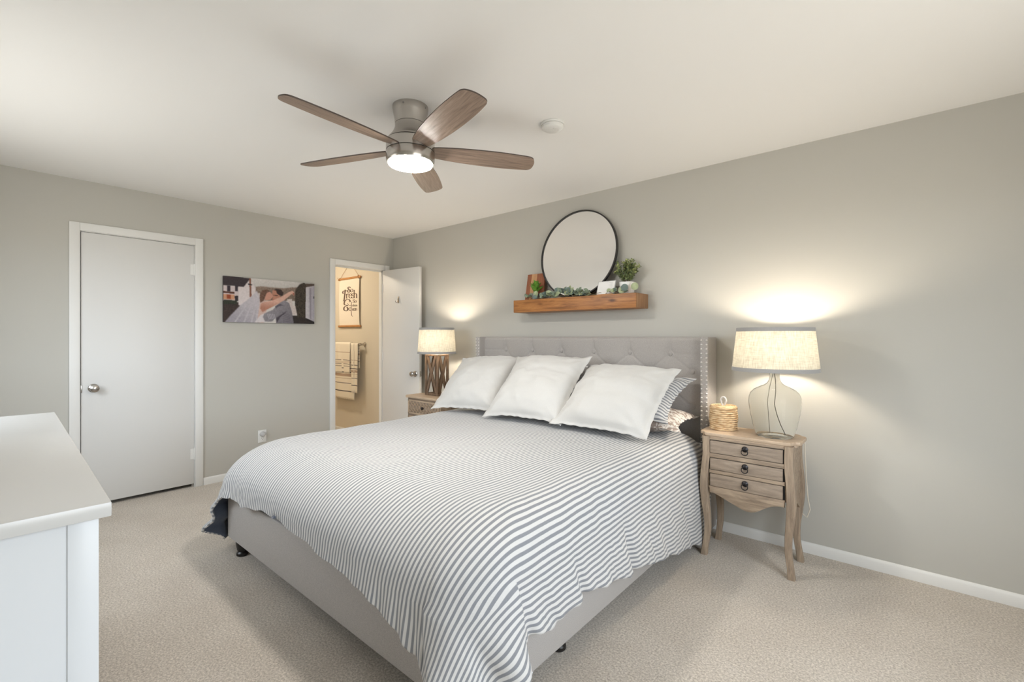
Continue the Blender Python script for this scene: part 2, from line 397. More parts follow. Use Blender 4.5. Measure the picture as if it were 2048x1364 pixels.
def grid_obj(name, P, m, parent=None, uv=None, loc=(0, 0, 0), col=None):
    ny, nx = P.shape[:2]; me = bpy.data.meshes.new(name)
    idx = np.arange(ny * nx).reshape(ny, nx)
    f = np.stack([idx[:-1, :-1], idx[:-1, 1:], idx[1:, 1:], idx[1:, :-1]], -1).reshape(-1, 4)
    me.from_pydata(P.reshape(-1, 3).tolist(), [], f.tolist())
    me.materials.append(m)
    if uv is not None:
        l = me.uv_layers.new(name='UVMap'); u = uv.reshape(-1, 2)
        l.data.foreach_set('uv', u[f.reshape(-1)].reshape(-1))
    if col is not None:
        a = me.color_attributes.new('Col', 'FLOAT_COLOR', 'POINT')
        c = np.concatenate([col.reshape(-1, 3), np.ones((ny * nx, 1))], 1)
        a.data.foreach_set('color', c.reshape(-1).astype(np.float32))
    for p in me.polygons: p.use_smooth = True
    o = bpy.data.objects.new(name, me); COL.objects.link(o); o.location = loc
    if parent: o.parent = parent
    return o

# ------------------------------------------------------------------ room shell
T = 0.11
D1 = (-2.727, -2.003, 2.066)       # door 1 opening y0 y1 top
D2 = (-0.735, -0.118, 2.052)
b = MB(); b.box((-2.6, YS - T, -0.08), (XE + T, T, 0), M['carpet']); struct(b.build('floor'))
b = MB(); b.box((-2.6, YS - T, H), (XE + T, T, H + 0.1), M['ceiling']); struct(b.build('ceiling'))
b = MB(); b.box((-T, 0, 0), (XE + T, T, H), M['wall']); struct(b.build('wall_north'))
b = MB()
for (y0, y1, z0, z1) in ((YS, D1[0], 0, H), (D1[0], D1[1], D1[2], H), (D1[1], D2[0], 0, H), (D2[0], D2[1], D2[2], H), (D2[1], 0, 0, H)):
    b.box((-T, y0, z0), (0, y1, z1), M['wall'])
struct(b.build('wall_west'))
b = MB(); y0, y1, z0, z1 = WIN_E
for q in ((YS - T, y0, 0, H), (y1, T, 0, H), (y0, y1, 0, z0), (y0, y1, z1, H)):
    b.box((XE, q[0], q[2]), (XE + T, q[1], q[3]), M['wall'])
struct(b.build('wall_east'))
b = MB(); x0, x1, z0, z1 = FILL_WIN_S
for q in ((-.9, x0, 0, H), (x1, XE, 0, H), (x0, x1, 0, z0), (x0, x1, z1, H)):
    b.box((q[0], YS - T, q[2]), (q[1], YS, q[3]), M['wall'])
struct(b.build('wall_south'))
# closet behind door 1 and the bathroom behind door 2
b = MB(); b.box((-0.9, YS, 0), (-0.8, -1.72, H), M['wall']); struct(b.build('wall_closet'))
b = MB(); b.box((-2.6, 0, 0), (-T, T, H), M['bathwall']); struct(b.build('wall_bathroom_north'))
b = MB(); b.box((-2.6, -1.7, 0), (-2.5, 0, H), M['bathwall']); struct(b.build('wall_bathroom_west'))
b = MB(); b.box((-2.5, -1.72, 0), (-T, -1.62, H), M['bathwall']); struct(b.build('wall_bathroom_south'))
# window frames, both out of view; the south one is added for fill light
wf = MB(); y0, y1, z0, z1 = WIN_E
for q in (((XE - .02, y0 - .06, z0 - .06), (XE + .02, y0, z1 + .06)), ((XE - .02, y1, z0 - .06), (XE + .02, y1 + .06, z1 + .06)),
          ((XE - .02, y0, z1), (XE + .02, y1, z1 + .06)), ((XE - .02, y0, z0 - .06), (XE + .02, y1, z0)),
          ((XE + .03, (y0 + y1) / 2 - .02, z0), (XE + .07, (y0 + y1) / 2 + .02, z1))):
    wf.box(*q, M['trim'], 0.004)
struct(wf.build('window_1'))
wf = MB(); x0, x1, z0, z1 = FILL_WIN_S
for q in (((x0 - .06, YS - .02, z0 - .06), (x0, YS + .02, z1 + .06)), ((x1, YS - .02, z0 - .06), (x1 + .06, YS + .02, z1 + .06)),
          ((x0, YS - .02, z1), (x1, YS + .02, z1 + .06)), ((x0, YS - .02, z0 - .06), (x1, YS + .02, z0)),
          (((x0 + x1) / 2 - .02, YS - .07, z0), ((x0 + x1) / 2 + .02, YS - .03, z1))):
    wf.box(*q, M['trim'], 0.004)
struct(wf.build('fill_window'))
# baseboards
BB = 0.062
def base_prof(): return [(0, 0), (0.014, 0), (0.014, BB - 0.014), (0.009, BB - 0.004), (0.004, BB), (0, BB)]
b = MB(); b.prism([(-p[0], p[1]) for p in base_prof()], 0.0, XE, M['trim'], axis='x'); struct(b.build('baseboard_north'))
b = MB(); b.prism([(p[0], p[1]) for p in base_prof()], D1[1] + 0.06, D2[0] - 0.06, M['trim'], axis='y')
b.prism([(p[0], p[1]) for p in base_prof()], YS, D1[0] - 0.06, M['trim'], axis='y'); struct(b.build('baseboard_west'))
b = MB(); b.prism([(YS + p[0], p[1]) for p in base_prof()], 0, XE, M['trim'], axis='x'); struct(b.build('baseboard_south'))
b = MB(); b.prism([(-p[0], p[1]) for p in base_prof()], -2.5, -T, M['trim'], axis='x'); struct(b.build('baseboard_bathroom'))
# door casings with their jambs
for k, (y0, y1, zt) in enumerate((D1, D2)):
    b = MB(); cw, ct = 0.058, 0.016
    b.box((0, y0 - cw, 0), (ct, y0, zt + cw), M['trim'], 0.003); b.box((0, y1, 0), (ct, y1 + cw, zt + cw), M['trim'], 0.003)
    b.box((0, y0, zt), (ct, y1, zt + cw), M['trim'], 0.003)
    j = 0.004
    b.box((-T, y0 - .001, 0), (0.001, y0 + j, zt), M['trim']); b.box((-T, y1 - j, 0), (0.001, y1 + .001, zt), M['trim'])
    b.box((-T, y0, zt - j), (0.001, y1, zt + .001), M['trim'])
    st = 0.012
    b.box((-.055, y0 + j, 0), (-.04, y0 + j + st, zt - j), M['trim']); b.box((-.055, y1 - j - st, 0), (-.04, y1 - j, zt - j), M['trim'])
    b.box((-.055, y0 + j, zt - j - st), (-.04, y1 - j, zt - j), M['trim'])
    struct(b.build('trim_%d' % (k + 1)))

def knob(parent, c, axis, sign, m=None):
    b = MB(); m = m or M['nickel']
    prof = [(0.0, 0), (0.031, 0), (0.032, .004), (.028, .008), (.013, .011), (.0115, .028), (.018, .036), (.0265, .044), (.0285, .053), (.026, .062), (.016, .068), (0.0, .069)]
    prof = [(max(r, 0.0005), z * sign) for r, z in prof]
    b.lathe(prof, (0, 0, 0), m, 28, axis=axis)
    return b.build('door_knob', parent, c)
# door 1, closed
d = empty('door_1', (0.0, D1[1] - .006, 0.03)); struct(d)
L = D1[1] - D1[0] - 0.014
b = MB(); b.box((-.037, -L, 0), (-.002, 0, 2.029), M['door'], 0.0015); b.build('slab', d)
knob(d, (-.002, -L + .068, 0.868), 'x', 1)
b = MB(); b.box((-.004, -L - .0025, .84), (.003, -L + .004, .895), M['nickel'], .001); b.build('strike_plate', d)
for hz in (0.21, 1.78):
    b = MB(); b.lathe([(.006, 0), (.006, .088)], (.003, .002, hz), M['trim'], 14); b.lathe([(.0075, -.004), (.0075, 0)], (.003, .002, hz), M['trim'], 14)
    b.lathe([(.0075, .088), (.0075, .092)], (.003, .002, hz), M['trim'], 14)
    b.box((-.0035, -.026, hz), (-.0005, -.001, hz + .088), M['trim']); b.build('hinge', d)
# door 2, open against the north wall
d = empty('door_2', (0.018, -0.122, 0.015), rz=R_(5.2)); struct(d)
b = MB(); b.box((0, -.0345, 0), (.604, .0, 2.027), M['door'], 0.0015); b.build('slab', d)
knob(d, (.542, -.0345, 0.865), 'y', -1); knob(d, (.542, 0, 0.865), 'y', 0.45)
b = MB(); b.box((.6035, -.029, .835), (.606, -.006, .895), M['nickel'], .001)
b.prism([(-.024, .85), (-.011, .85), (-.011, .88), (-.024, .88)], .605, .613, M['nickel'], axis='x'); b.build('latch', d)
for hz in (0.21, 1.0, 1.78):
    b = MB(); b.lathe([(.006, 0), (.006, .088)], (-.002, -.036, hz), M['trim'], 14); b.build('hinge', d)

# ------------------------------------------------------------------ hook on the open door
def rotz(p, o, a): return (o[0] + p[0] * math.cos(a) - p[1] * math.sin(a), o[1] + p[0] * math.sin(a) + p[1] * math.cos(a))
hk = empty('door_hook', (*rotz((.27, -.0345), (.018, -.122), R_(5.2)), 1.66), 'small nickel adhesive hook stuck high on the open white door', 'hook', rz=R_(5.2))
b = MB(); b.box((-.011, -.004, 0), (.011, 0, .075), M['nickel'], .003); b.build('backplate', hk)
b = MB(); b.tube([(0, -.004, .055), (0, -.012, .045), (0, -.016, .02), (0, -.022, .006), (0, -.032, .004), (0, -.04, .014), (0, -.042, .024)], .004, M['nickel'], 10); b.build('prong', hk)

# ------------------------------------------------------------------ ceiling fan
FX, FY = 2.724, -1.80
fan = empty('ceiling_fan', (FX, FY, H), 'flush mounted five blade ceiling fan in brushed nickel with grey brown wooden blades', 'ceiling fan')
b = MB(); b.lathe([(.001, 0), (.089, 0), (.089, -.012), (.085, -.035), (.079, -.062), (.0765, -.0885), (.001, -.0885)], (0, 0, 0), M['nickel'], 56); c = b.build('canopy', fan)
for a in (20, 130, 215, 300):
    s = MB(); s.lathe([(.0005, 0), (.0045, 0), (.0045, .003), (.0005, .004)], (.0865 * math.cos(R_(a)), .0865 * math.sin(R_(a)), -.018), M['screw'], 10, axis='x', rot=Matrix.Rotation(R_(a), 3, 'Z')); s.build('screw', c)
b = MB(); b.lathe([(.001, -.0905), (.0765, -.0905), (.0765, -.105), (.081, -.12), (.091, -.14), (.105, -.158), (.113, -.168), (.114, -.1715), (.001, -.1715)], (0, 0, 0), M['nickel'], 56); b.build('neck', fan)
b = MB(); b.lathe([(.001, -.171), (.108, -.171), (.108, -.176), (.001, -.176)], (0, 0, 0), M['black'], 56)
b.lathe([(.001, -.226), (.116, -.226), (.116, -.230), (.001, -.230)], (0, 0, 0), M['black'], 56); b.build('seam', fan)
b = MB(); b.lathe([(.001, -.1755), (.117, -.1755), (.120, -.179), (.120, -.226), (.001, -.226)], (0, 0, 0), M['nickel'], 64); b.build('motor_housing', fan)
b = MB(); b.lathe([(.001, -.2295), (.120, -.2295), (.121, -.232), (.120, -.272), (.116, -.283), (.113, -.284), (.001, -.284)], (0, 0, 0), M['nickel'], 64); b.build('light_housing', fan)
b = MB(); b.lathe([(.001, -.2845), (.111, -.2845), (.108, -.291), (.085, -.296), (.04, -.2985), (.001, -.299)], (0, 0, 0), M['fanlight'], 56); b.build('light_diffuser', fan)
def blade():
    # outline in the blade's own plane: x outwards, y across
    out = []
    xs = [0.095, .12, .18, .26, .36, .46, .55, .61, .640, .655]
    hi = [.030, .046, .056, .064, .0695, .071, .068, .063, .058, .045]
    lo = [.030, .040, .050, .058, .0635, .065, .062, .058, .053, .040]
    ex = [(.659, .02), (.657, -.01)]
    up = list(zip(xs, hi)); dn = [(x - (.010 if x > .63 else 0), -y) for x, y in zip(xs, lo)]
    poly = up + ex + dn[::-1]
    # refine
    n = len(poly); res = []
    for i in range(n):
        p0, p1, p2, p3 = (Vector(poly[(i + k) % n]) for k in (-1, 0, 1, 2))
        for t in (0, .33, .66):
            res.append(tuple(0.5 * ((2 * p1) + (p2 - p0) * t + (2 * p0 - 5 * p1 + 4 * p2 - p3) * t * t + (3 * p1 - p0 - 3 * p2 + p3) * t ** 3)))
    m = MB(); m.prism(res, -.003, .003, M['blade'])
    for f in m.bm.faces:
        if len(f.verts) == 4: f.material_index = m.mi(M['blade_edge'])
    return m
b0 = blade().build('blade', fan, angle=25)
ANG = [-14.5, 57.5, 129.5, 201.5, 273.5]
for i, a in enumerate(ANG):
    o = b0 if i == 0 else b0.copy()
    if i: COL.objects.link(o)
    o.parent = fan; o.location = (0, 0, -.213)
    o.rotation_euler = (Matrix.Rotation(R_(a), 3, 'Z') @ Matrix.Rotation(R_(-12.5), 3, 'X')).to_euler()

# ------------------------------------------------------------------ smoke detector
sd = empty('smoke_detector', (3.162, -1.186, H), 'round white smoke detector on the ceiling right of the fan', 'smoke detector')
b = MB(); b.lathe([(.001, 0), (.064, 0), (.066, -.004), (.064, -.010), (.001, -.010)], (0, 0, 0), M['plastic'], 48); b.build('base', sd)
b = MB(); b.lathe([(.001, -.0105), (.058, -.0105), (.060, -.014), (.058, -.024), (.048, -.031), (.030, -.033), (.001, -.034)], (0, 0, 0), M['plastic'], 48)
b.lathe([(.001, -.0335), (.008, -.0335), (.007, -.036), (.001, -.036)], (.02, -.01, 0), M['plastic'], 20); b.build('cover', sd)

# ------------------------------------------------------------------ floating shelf (x 2.04..3.174, y -0.194..0)
SX0, SX1, SY, SZ0, SZ1 = 2.037, 3.174, -0.194, 1.490, 1.596
sh = empty('floating_shelf', ((SX0 + SX1) / 2, 0, SZ0), 'chunky honey stained pine floating shelf on the wall above the headboard', 'shelf')
b = MB(); cx = (SX0 + SX1) / 2; hw = (SX1 - SX0) / 2
b.box((-hw, SY, 0), (hw - .001, -.0, SZ1 - SZ0), M['shelf'], .004); b.build('beam', sh)
b = MB(); b.box((hw - .002, SY + .002, .001), (hw + .002, -.001, SZ1 - SZ0 - .001), M['shelfend'], .002); b.build('end_cap', sh)
ZS = SZ1 + .0005

# mirror: leans back on the wall, foot on the shelf
MR = 0.358
mr = empty('round_mirror', (2.60, -0.098, ZS), 'large round wall mirror in a thin black metal frame leaning on the shelf', 'mirror')
ang = math.asin(.078 / (2 * MR)); rm = Matrix.Rotation(-ang, 3, 'X')
b = MB(); pts = [rm @ Vector((MR * math.cos(t), 0, MR + .001 + MR * math.sin(t))) for t in [2 * PI * k / 96 for k in range(96)]]
rs = []
for k in range(96):
    t = 2 * PI * k / 96; rr = Vector((math.cos(t), 0, math.sin(t))); cc = Vector((0, 0, MR + .001))
    rs.append([rm @ (cc + rr * (MR + dr) + Vector((0, dy, 0))) for dr, dy in ((0, -.010), (-.010, -.010), (-.010, .012), (0, .012))])
b.rings(rs, M['black'], close_v=True); b.build('frame', mr)
b = MB(); b.lathe([(.0005, -.002), (MR - .0095, -.002), (MR - .0095, .004), (.0005, .004)], (0, 0, 0), M['mirror'], 96, axis='y')
for v in b.bm.verts: v.co = rm @ (v.co + Vector((0, 0, MR + .001)))
b.build('mirror_glass', mr, angle=20)

# striped cutting board leaning left of the mirror
cb = empty('cutting_board', (2.180, -.090, ZS), 'small cutting board of alternating cherry and maple strips leaning behind the mirror', 'cutting board')
ra = Matrix.Rotation(R_(-11), 4, 'X') @ Matrix.Rotation(R_(0), 4, 'Y')
for nm, x0, x1, mt in (('strip', -.095, -.050, 'board1'), ('strip', -.050, .010, 'board2'), ('strip', .010, .095, 'board1')):
    b = MB(); b.box((x0, -.009, 0), (x1, .009, .235), M[mt], .002); o = b.build(nm, cb); o.matrix_local = ra

# little plant in a grey pot
def leaf(m, base, d, n, L, W, mt, curl=.15, k=5):
    d = Vector(d).normalized(); n = Vector(n); s = d.cross(n)
    if s.length < 1e-4: s = d.cross(Vector((1, .3, .2)))
    s.normalize(); n = s.cross(d).normalized(); base = Vector(base)
    mid = []; a = []; c = []
    for i in range(k + 1):
        t = i / k; wd = W * math.sin(PI * min(1, t * .92 + .06)) ** .7 * .5
        p = base + d * L * t - n * curl * L * t * t
        mid.append(m.bm.verts.new(p)); a.append(m.bm.verts.new(p + s * wd + n * wd * .35)); c.append(m.bm.verts.new(p - s * wd + n * wd * .35))
    fs = []
    for i in range(k):
        fs.append(m.bm.faces.new((mid[i], mid[i + 1], a[i + 1], a[i]))); fs.append(m.bm.faces.new((mid[i + 1], mid[i], c[i], c[i + 1])))
    m._set(fs, mt)
pp = empty('potted_plant', (2.235, -.135, ZS), 'small bright green succulent in a grey pot in front of the cutting board', 'plant')
b = MB(); b.lathe([(.001, 0), (.026, 0), (.034, .045), (.036, .050), (.032, .050), (.030, .044), (.001, .040)], (0, 0, 0), M['greypot'], 28); b.build('pot', pp)
b = MB(); rnd = random.Random(3)
for k in range(16):
    a = k * 2.4; t = k / 16; el = .75 + t * .7
    d_ = (math.cos(a) * math.cos(el), math.sin(a) * math.cos(el), math.sin(el))
    leaf(b, (0, 0, .050 + .04 * t), d_, (0, 0, 1), .095 - .015 * t, .044, M['leaf_fresh'], .12)
b.build('leaves', pp)

# eucalyptus garland along the shelf
gl = empty('eucalyptus_garland', (2.60, -.155, ZS), 'faux eucalyptus garland trailing along the shelf front below the mirror', 'garland')
path = [(-.45 + .9 * k / 60 + .0, .02 * math.sin(k * .55) - .004, .014 + .008 * math.sin(k * 1.1)) for k in range(61)]
b = MB(); b.tube(path, .002, M['stem'], 6); b.build('stem', gl)
rnd = random.Random(11); gm = [MB() for _ in range(3)]
for k in range(0, 120):
    t = k / 119; p = path[int(t * 60)]
    x = p[0]
    # thin where the card sign stands and before the bare middle
    if .12 < t < .2 and rnd.random() < .2: continue
    if .70 < t < .93 and rnd.random() < .92: continue
    if t > .95 and rnd.random() < .3: continue
    big = rnd.random() < (.55 if .3 < t < .62 else .35)
    L = .052 if big else .036; W = L * rnd.uniform(.62, .9)
    az = rnd.uniform(0, 2 * PI); el = rnd.uniform(.0, 1.1) if not (.36 < t < .6) else rnd.uniform(.2, 1.4)
    d_ = Vector((math.cos(az) * math.cos(el), math.sin(az) * math.cos(el) * .6 - .25, math.sin(el)))
    j = rnd.choices((0, 1, 2), (5, 3, 2))[0]
    base = Vector(p) + Vector((0, rnd.uniform(-.008, .008), rnd.uniform(0, .012) + (rnd.uniform(0, .035) if .38 < t < .58 else 0)))
    leaf(gm[j], base, d_, (rnd.uniform(-.5, .5), -1, .6), L, W, (M['leaf_eu'], M['leaf_eu2'], M['leaf_bl'])[j], .1)
for g in gm: g.build('leaves', gl)
# three round leaves standing up at the right end of the shelf
b = MB()
for (dx, dz, r, mt) in ((.47, .044, .026, 'leaf_bl'), (.545, .048, .027, 'leaf_eu2'), (.44, .028, .024, 'leaf_eu2')):
    c = Vector((dx, -.012 if mt == 'leaf_bl' else -.004, dz)); ring = []
    b.lathe([(.0005, -.0006), (r * .7, -.0006), (r, .0008), (r * .7, .001), (.0005, .001)], c, M[mt], 24, axis='y', rot=Matrix.Rotation(R_(12), 3, 'Z'))
b.build('round_leaves', gl)

# white framed card
cd = empty('framed_card', (2.90, -.145, ZS), 'small white printed card in a thin grey frame propped on the shelf', 'sign', rz=R_(-4))
rt = Matrix.Rotation(R_(-16), 4, 'X')
b = MB(); b.box((-.078, -.004, .002), (.078, .004, .112), M['greyframe'], .001); o = b.build('frame', cd); o.matrix_local = rt
b = MB(); b.box((-.073, -.0052, .007), (.073, -.0042, .107), M['paper']); o = b.build('card', cd); o.matrix_local = rt
b = MB()
for k in range(9):
    wln = (.030, .018, .036, .024, .034, .020, .030, .036, .016)[k]
    b.box((.055 - wln, -.0058, .094 - k * .009), (.055, -.0053, .0955 - k * .009), M['greyink'])
o = b.build('print', cd); o.matrix_local = rt
b = MB(); b.box((-.07, -.012, 0), (.07, .028, .008), M['board2'], .002); b.build('stand', cd)

# bushy plant in a white square pot
bp = empty('potted_plant', (3.05, -.085, ZS), 'bushy faux boxwood plant in a square white pot at the right end of the shelf', 'plant')
b = MB(); rs = []
for (r, z) in ((.040, 0), (.042, .004), (.048, .085), (.048, .09), (.043, .09), (.041, .08)):
    ring = []
    for k in range(32):
        a = 2 * PI * k / 32 + PI / 4; q = (abs(math.cos(a)) ** 5 + abs(math.sin(a)) ** 5) ** (-1 / 5)
        ring.append((r * q * math.cos(a), r * q * math.sin(a), z))
    rs.append(ring)
b.rings(rs, M['potwhite']); b.build('pot', bp)
rnd = random.Random(5); st = MB(); lv = MB(); lv2 = MB()
for k in range(52):
    az = rnd.uniform(0, 2 * PI); sp = rnd.uniform(.0, .105); hgt = rnd.uniform(.10, .185) + (.05 if k in (3, 11) else 0)
    if sp > .06: hgt *= .82
    tip = Vector((math.cos(az) * sp, math.sin(az) * sp * .7 - (.0 if math.sin(az) < 0 else .01), .075 + hgt))
    base = Vector((math.cos(az) * .015, math.sin(az) * .015, .078))
    cpt = (base + tip) / 2 + Vector((0, 0, .02)); pts = [(1 - t) ** 2 * base + 2 * t * (1 - t) * cpt + t * t * tip for t in [i / 8 for i in range(9)]]
    st.tube(pts, .0009, M['stem'], 4)
    for i in range(2, 9):
        for q in range(5):
            d_ = Vector((rnd.uniform(-1, 1), rnd.uniform(-1, 1), rnd.uniform(-.3, 1)))
            (lv if (i < 7 or rnd.random() < .5) else lv2)
            mb, mt = (lv2, M['leaf_bush2']) if (i > 6 and rnd.random() < .6) or rnd.random() < .12 else (lv, M['leaf_bush'])
            leaf(mb, pts[i] + Vector((rnd.uniform(-.004, .004),) * 3), d_, (rnd.uniform(-1, 1), rnd.uniform(-1, 1), 1), rnd.uniform(.014, .022), .010, mt, .1, k=2)
st.build('stems', bp); lv.build('leaves', bp); lv2.build('leaf_tips', bp)

# ------------------------------------------------------------------ canvas print of a couple
CY0, CY1, CZ0, CZ1 = -1.794, -0.968, 1.414, 1.824
cv = empty('canvas_print', (0, (CY0 + CY1) / 2, CZ0), 'wide unframed canvas photo of a bride and groom kissing by a white barn', 'picture')
b = MB(); wv = CY1 - CY0; hv = CZ1 - CZ0
b.box((.001, -wv / 2, 0), (.022, wv / 2, hv), plain('canvas_wrap', (0.03, 0.028, 0.03), .7), .002); b.build('stretcher', cv)
NX, NY = 300, 150
gx, gy = np.meshgrid(np.linspace(0, 1, NX), np.linspace(0, 1, NY))     # gy down
ZX = 220 + gx * 1540; ZYp = (185 + gx * 140) + gy * ((962 - 185) + gx * (46 - 140))
img = np.zeros((NY, NX, 3))
def srgb(c): return np.array([(v / 255 / 12.92) if v <= 10 else ((v / 255 + .055) / 1.055) ** 2.4 for v in c])
def blur(a, n):
    for _ in range(n):
        p = np.pad(a, ((1, 1), (1, 1)) + ((0, 0),) * (a.ndim - 2), mode='edge')
        a = (p[:-2, 1:-1] + p[2:, 1:-1] + p[1:-1, :-2] + p[1:-1, 2:] + 2 * p[1:-1, 1:-1]) / 6
    return a
def inpoly(poly):
    ins = np.zeros(ZX.shape, bool); n = len(poly)
    for i in range(n):
        x0, y0 = poly[i]; x1, y1 = poly[(i + 1) % n]
        if y0 == y1: continue
        c = ((y0 > ZYp) != (y1 > ZYp)) & (ZX < (x1 - x0) * (ZYp - y0) / (y1 - y0) + x0)
        ins ^= c
    return ins
rngn = np.random.default_rng(4)
tex = blur(rngn.standard_normal((NY, NX)), 2); tex /= tex.std()
tex2 = blur(rngn.standard_normal((NY, NX)), 8); tex2 /= tex2.std()
def paint(poly, c, soft=2, tx=0.0, c2=None, grad=None):
    global img
    a = blur(inpoly(poly).astype(float), soft)[..., None]
    col = np.broadcast_to(srgb(c), img.shape).copy()
    if c2 is not None:
        (xa, ya), (xb, yb) = grad
        t = np.clip(((ZX - xa) * (xb - xa) + (ZYp - ya) * (yb - ya)) / ((xb - xa) ** 2 + (yb - ya) ** 2), 0, 1)[..., None]
        col = col * (1 - t) + srgb(c2) * t
    if tx: col = col * np.clip(1 + tx * tex[..., None], .2, 2)
    img = img * (1 - a) + col * a
img[:] = srgb((200, 196, 192))
paint([(600, 185), (1800, 200), (1800, 420), (600, 400)], (205, 200, 197), 3, .02, (188, 184, 180), ((900, 200), (900, 380)))
paint([(700, 370), (800, 360), (1000, 380), (1200, 395), (1350, 380), (1480, 385), (1520, 620), (700, 600)], (132, 115, 104), 4, .12, (112, 98, 86), ((1000, 380), (1000, 600)))
paint([(200, 560), (480, 640), (420, 980), (180, 1000)], (58, 47, 45), 3, .12)                        # dark ground left
paint([(1280, 860), (1640, 870), (1780, 980), (1780, 1030), (1300, 1030)], (48, 42, 41), 3, .1)      # ground right
paint([(440, 340), (620, 235), (715, 380), (722, 690), (450, 680)], (206, 196, 196), 2, .02)         # white barn gable
paint([(218, 345), (450, 370), (450, 600), (218, 600)], (196, 182, 182), 1)
paint([(218, 180), (640, 225), (530, 372), (218, 345)], (56, 48, 52), 2, .06)                        # roof
for xx in (275, 390): paint([(xx, 350), (xx + 52, 352), (xx + 50, 448), (xx, 446)], (52, 44, 52), 1)
paint([(220, 440), (385, 455), (385, 490), (220, 475)], (84, 52, 42), 1)
paint([(220, 490), (385, 500), (385, 590), (220, 580)], (190, 140, 110), 2)
paint([(268, 500), (330, 505), (330, 575), (268, 570)], (140, 66, 40), 2)
paint([(388, 520), (446, 522), (446, 615), (392, 610)], (45, 38, 45), 1)
paint([(222, 585), (430, 600), (415, 670), (222, 655)], (48, 52, 42), 2, .15)
paint([(612, 225), (642, 225), (655, 545), (622, 550)], (128, 86, 70), 1, .06)                       # chimney
paint([(590, 310), (665, 330), (660, 350), (595, 335)], (50, 42, 45), 1)
paint([(1400, 420), (1480, 330), (1560, 300), (1610, 330), (1620, 900), (1440, 890), (1390, 700)], (60, 53, 46), 3, .28)   # dark tree
paint([(1600, 320), (1765, 325), (1765, 365), (1600, 385)], (78, 66, 60), 2)
paint([(1600, 385), (1765, 360), (1765, 975), (1590, 905)], (190, 185, 190), 1, .02, (150, 146, 156), ((1600, 500), (1765, 500)))
paint([(1665, 400), (1700, 395), (1700, 930), (1670, 915)], (138, 132, 142), 2)
paint([(1740, 540), (1762, 540), (1762, 580), (1740, 580)], (40, 38, 44), 1)
paint([(1600, 905), (1765, 975), (1765, 1010), (1640, 960)], (34, 30, 32), 1)
paint([(1250, 585), (1340, 580), (1350, 690), (1400, 700), (1430, 850), (1330, 860)], (196, 184, 180), 3, .05)
paint([(720, 480), (790, 475), (790, 700), (720, 700)], (190, 178, 172), 2)
paint([(735, 440), (790, 560), (790, 980), (240, 968), (330, 850), (480, 680), (620, 560)], (186, 180, 186), 3, .03, (150, 146, 154), ((650, 560), (400, 960)))   # veil
for (x0, x1) in ((640, 380), (690, 520), (735, 640), (760, 720)):
    paint([(x0, 560), (x0 + 10, 560), (x1 + 22, 970), (x1, 970)], (184, 178, 185), 5)
paint([(790, 600), (860, 560), (900, 760), (850, 980), (740, 970), (770, 760)], (196, 168, 158), 3, .03)       # dress/back
paint([(795, 850), (900, 800), (960, 960), (700, 975)], (205, 198, 200), 3, .02)
paint([(1040, 720), (1110, 640), (1200, 600), (1290, 650), (1340, 800), (1370, 1000), (1060, 1000), (1050, 900), (990, 960), (870, 960), (835, 880), (860, 820), (1000, 760)], (136, 132, 138), 2, .05, (112, 108, 116), ((1000, 700), (1250, 980)))  # suit
for k in range(5):
    paint([(905 + k * 28, 830), (915 + k * 28, 830), (950 + k * 26, 920), (940 + k * 26, 920)], (172, 168, 176), 1)
    paint([(1160 + k * 6, 800 + k * 36), (1300 + k * 6, 860 + k * 28), (1300 + k * 6, 866 + k * 28), (1160 + k * 6, 808 + k * 36)], (88, 84, 92), 1)
paint([(1060, 900), (1120, 860), (1250, 780), (1240, 800), (1130, 890), (1070, 990)], (70, 64, 72), 2)
paint([(1040, 700), (1120, 660), (1230, 700), (1180, 690), (1110, 700), (1050, 740)], (92, 88, 98), 2)
paint([(1000, 560), (1130, 540), (1140, 600), (1030, 640), (990, 600)], (168, 110, 92), 2)                       # groom's neck
paint([(1000, 430), (1060, 420), (1120, 470), (1130, 560), (1050, 590), (1010, 570), (990, 500)], (176, 126, 106), 2)   # groom's face
paint([(1010, 425), (1060, 405), (1140, 415), (1190, 470), (1170, 530), (1110, 515), (1070, 480), (1060, 440)], (58, 46, 44), 2, .06)
paint([(1010, 508), (1090, 516), (1090, 528), (1012, 520)], (60, 44, 42), 1)                                     # glasses
paint([(870, 470), (940, 440), (985, 490), (1005, 540), (960, 590), (880, 605), (850, 540)], (192, 142, 124), 2)  # bride's face
paint([(790, 480), (830, 425), (910, 415), (965, 450), (900, 475), (875, 540), (850, 610), (790, 640), (780, 560)], (104, 78, 66), 2, .16)  # her hair
paint([(800, 660), (870, 620), (1000, 600), (1140, 545), (1270, 470), (1340, 440), (1380, 465), (1370, 520), (1340, 490), (1200, 600), (1060, 680), (900, 760), (830, 800), (790, 740)], (204, 164, 148), 2, .02, (172, 122, 104), ((1000, 600), (980, 740)))  # her arm
paint([(1350, 470), (1385, 480), (1375, 530), (1355, 500)], (150, 92, 82), 1)
img = blur(img, 1); img = np.clip(img * (1 + .03 * tex2[..., None]), 0, 1)
P = np.stack([np.full_like(gx, .0226), -wv / 2 + gx * wv, hv * (1 - gy)], -1)
grid_obj('print', P, M['print'], cv, col=img)

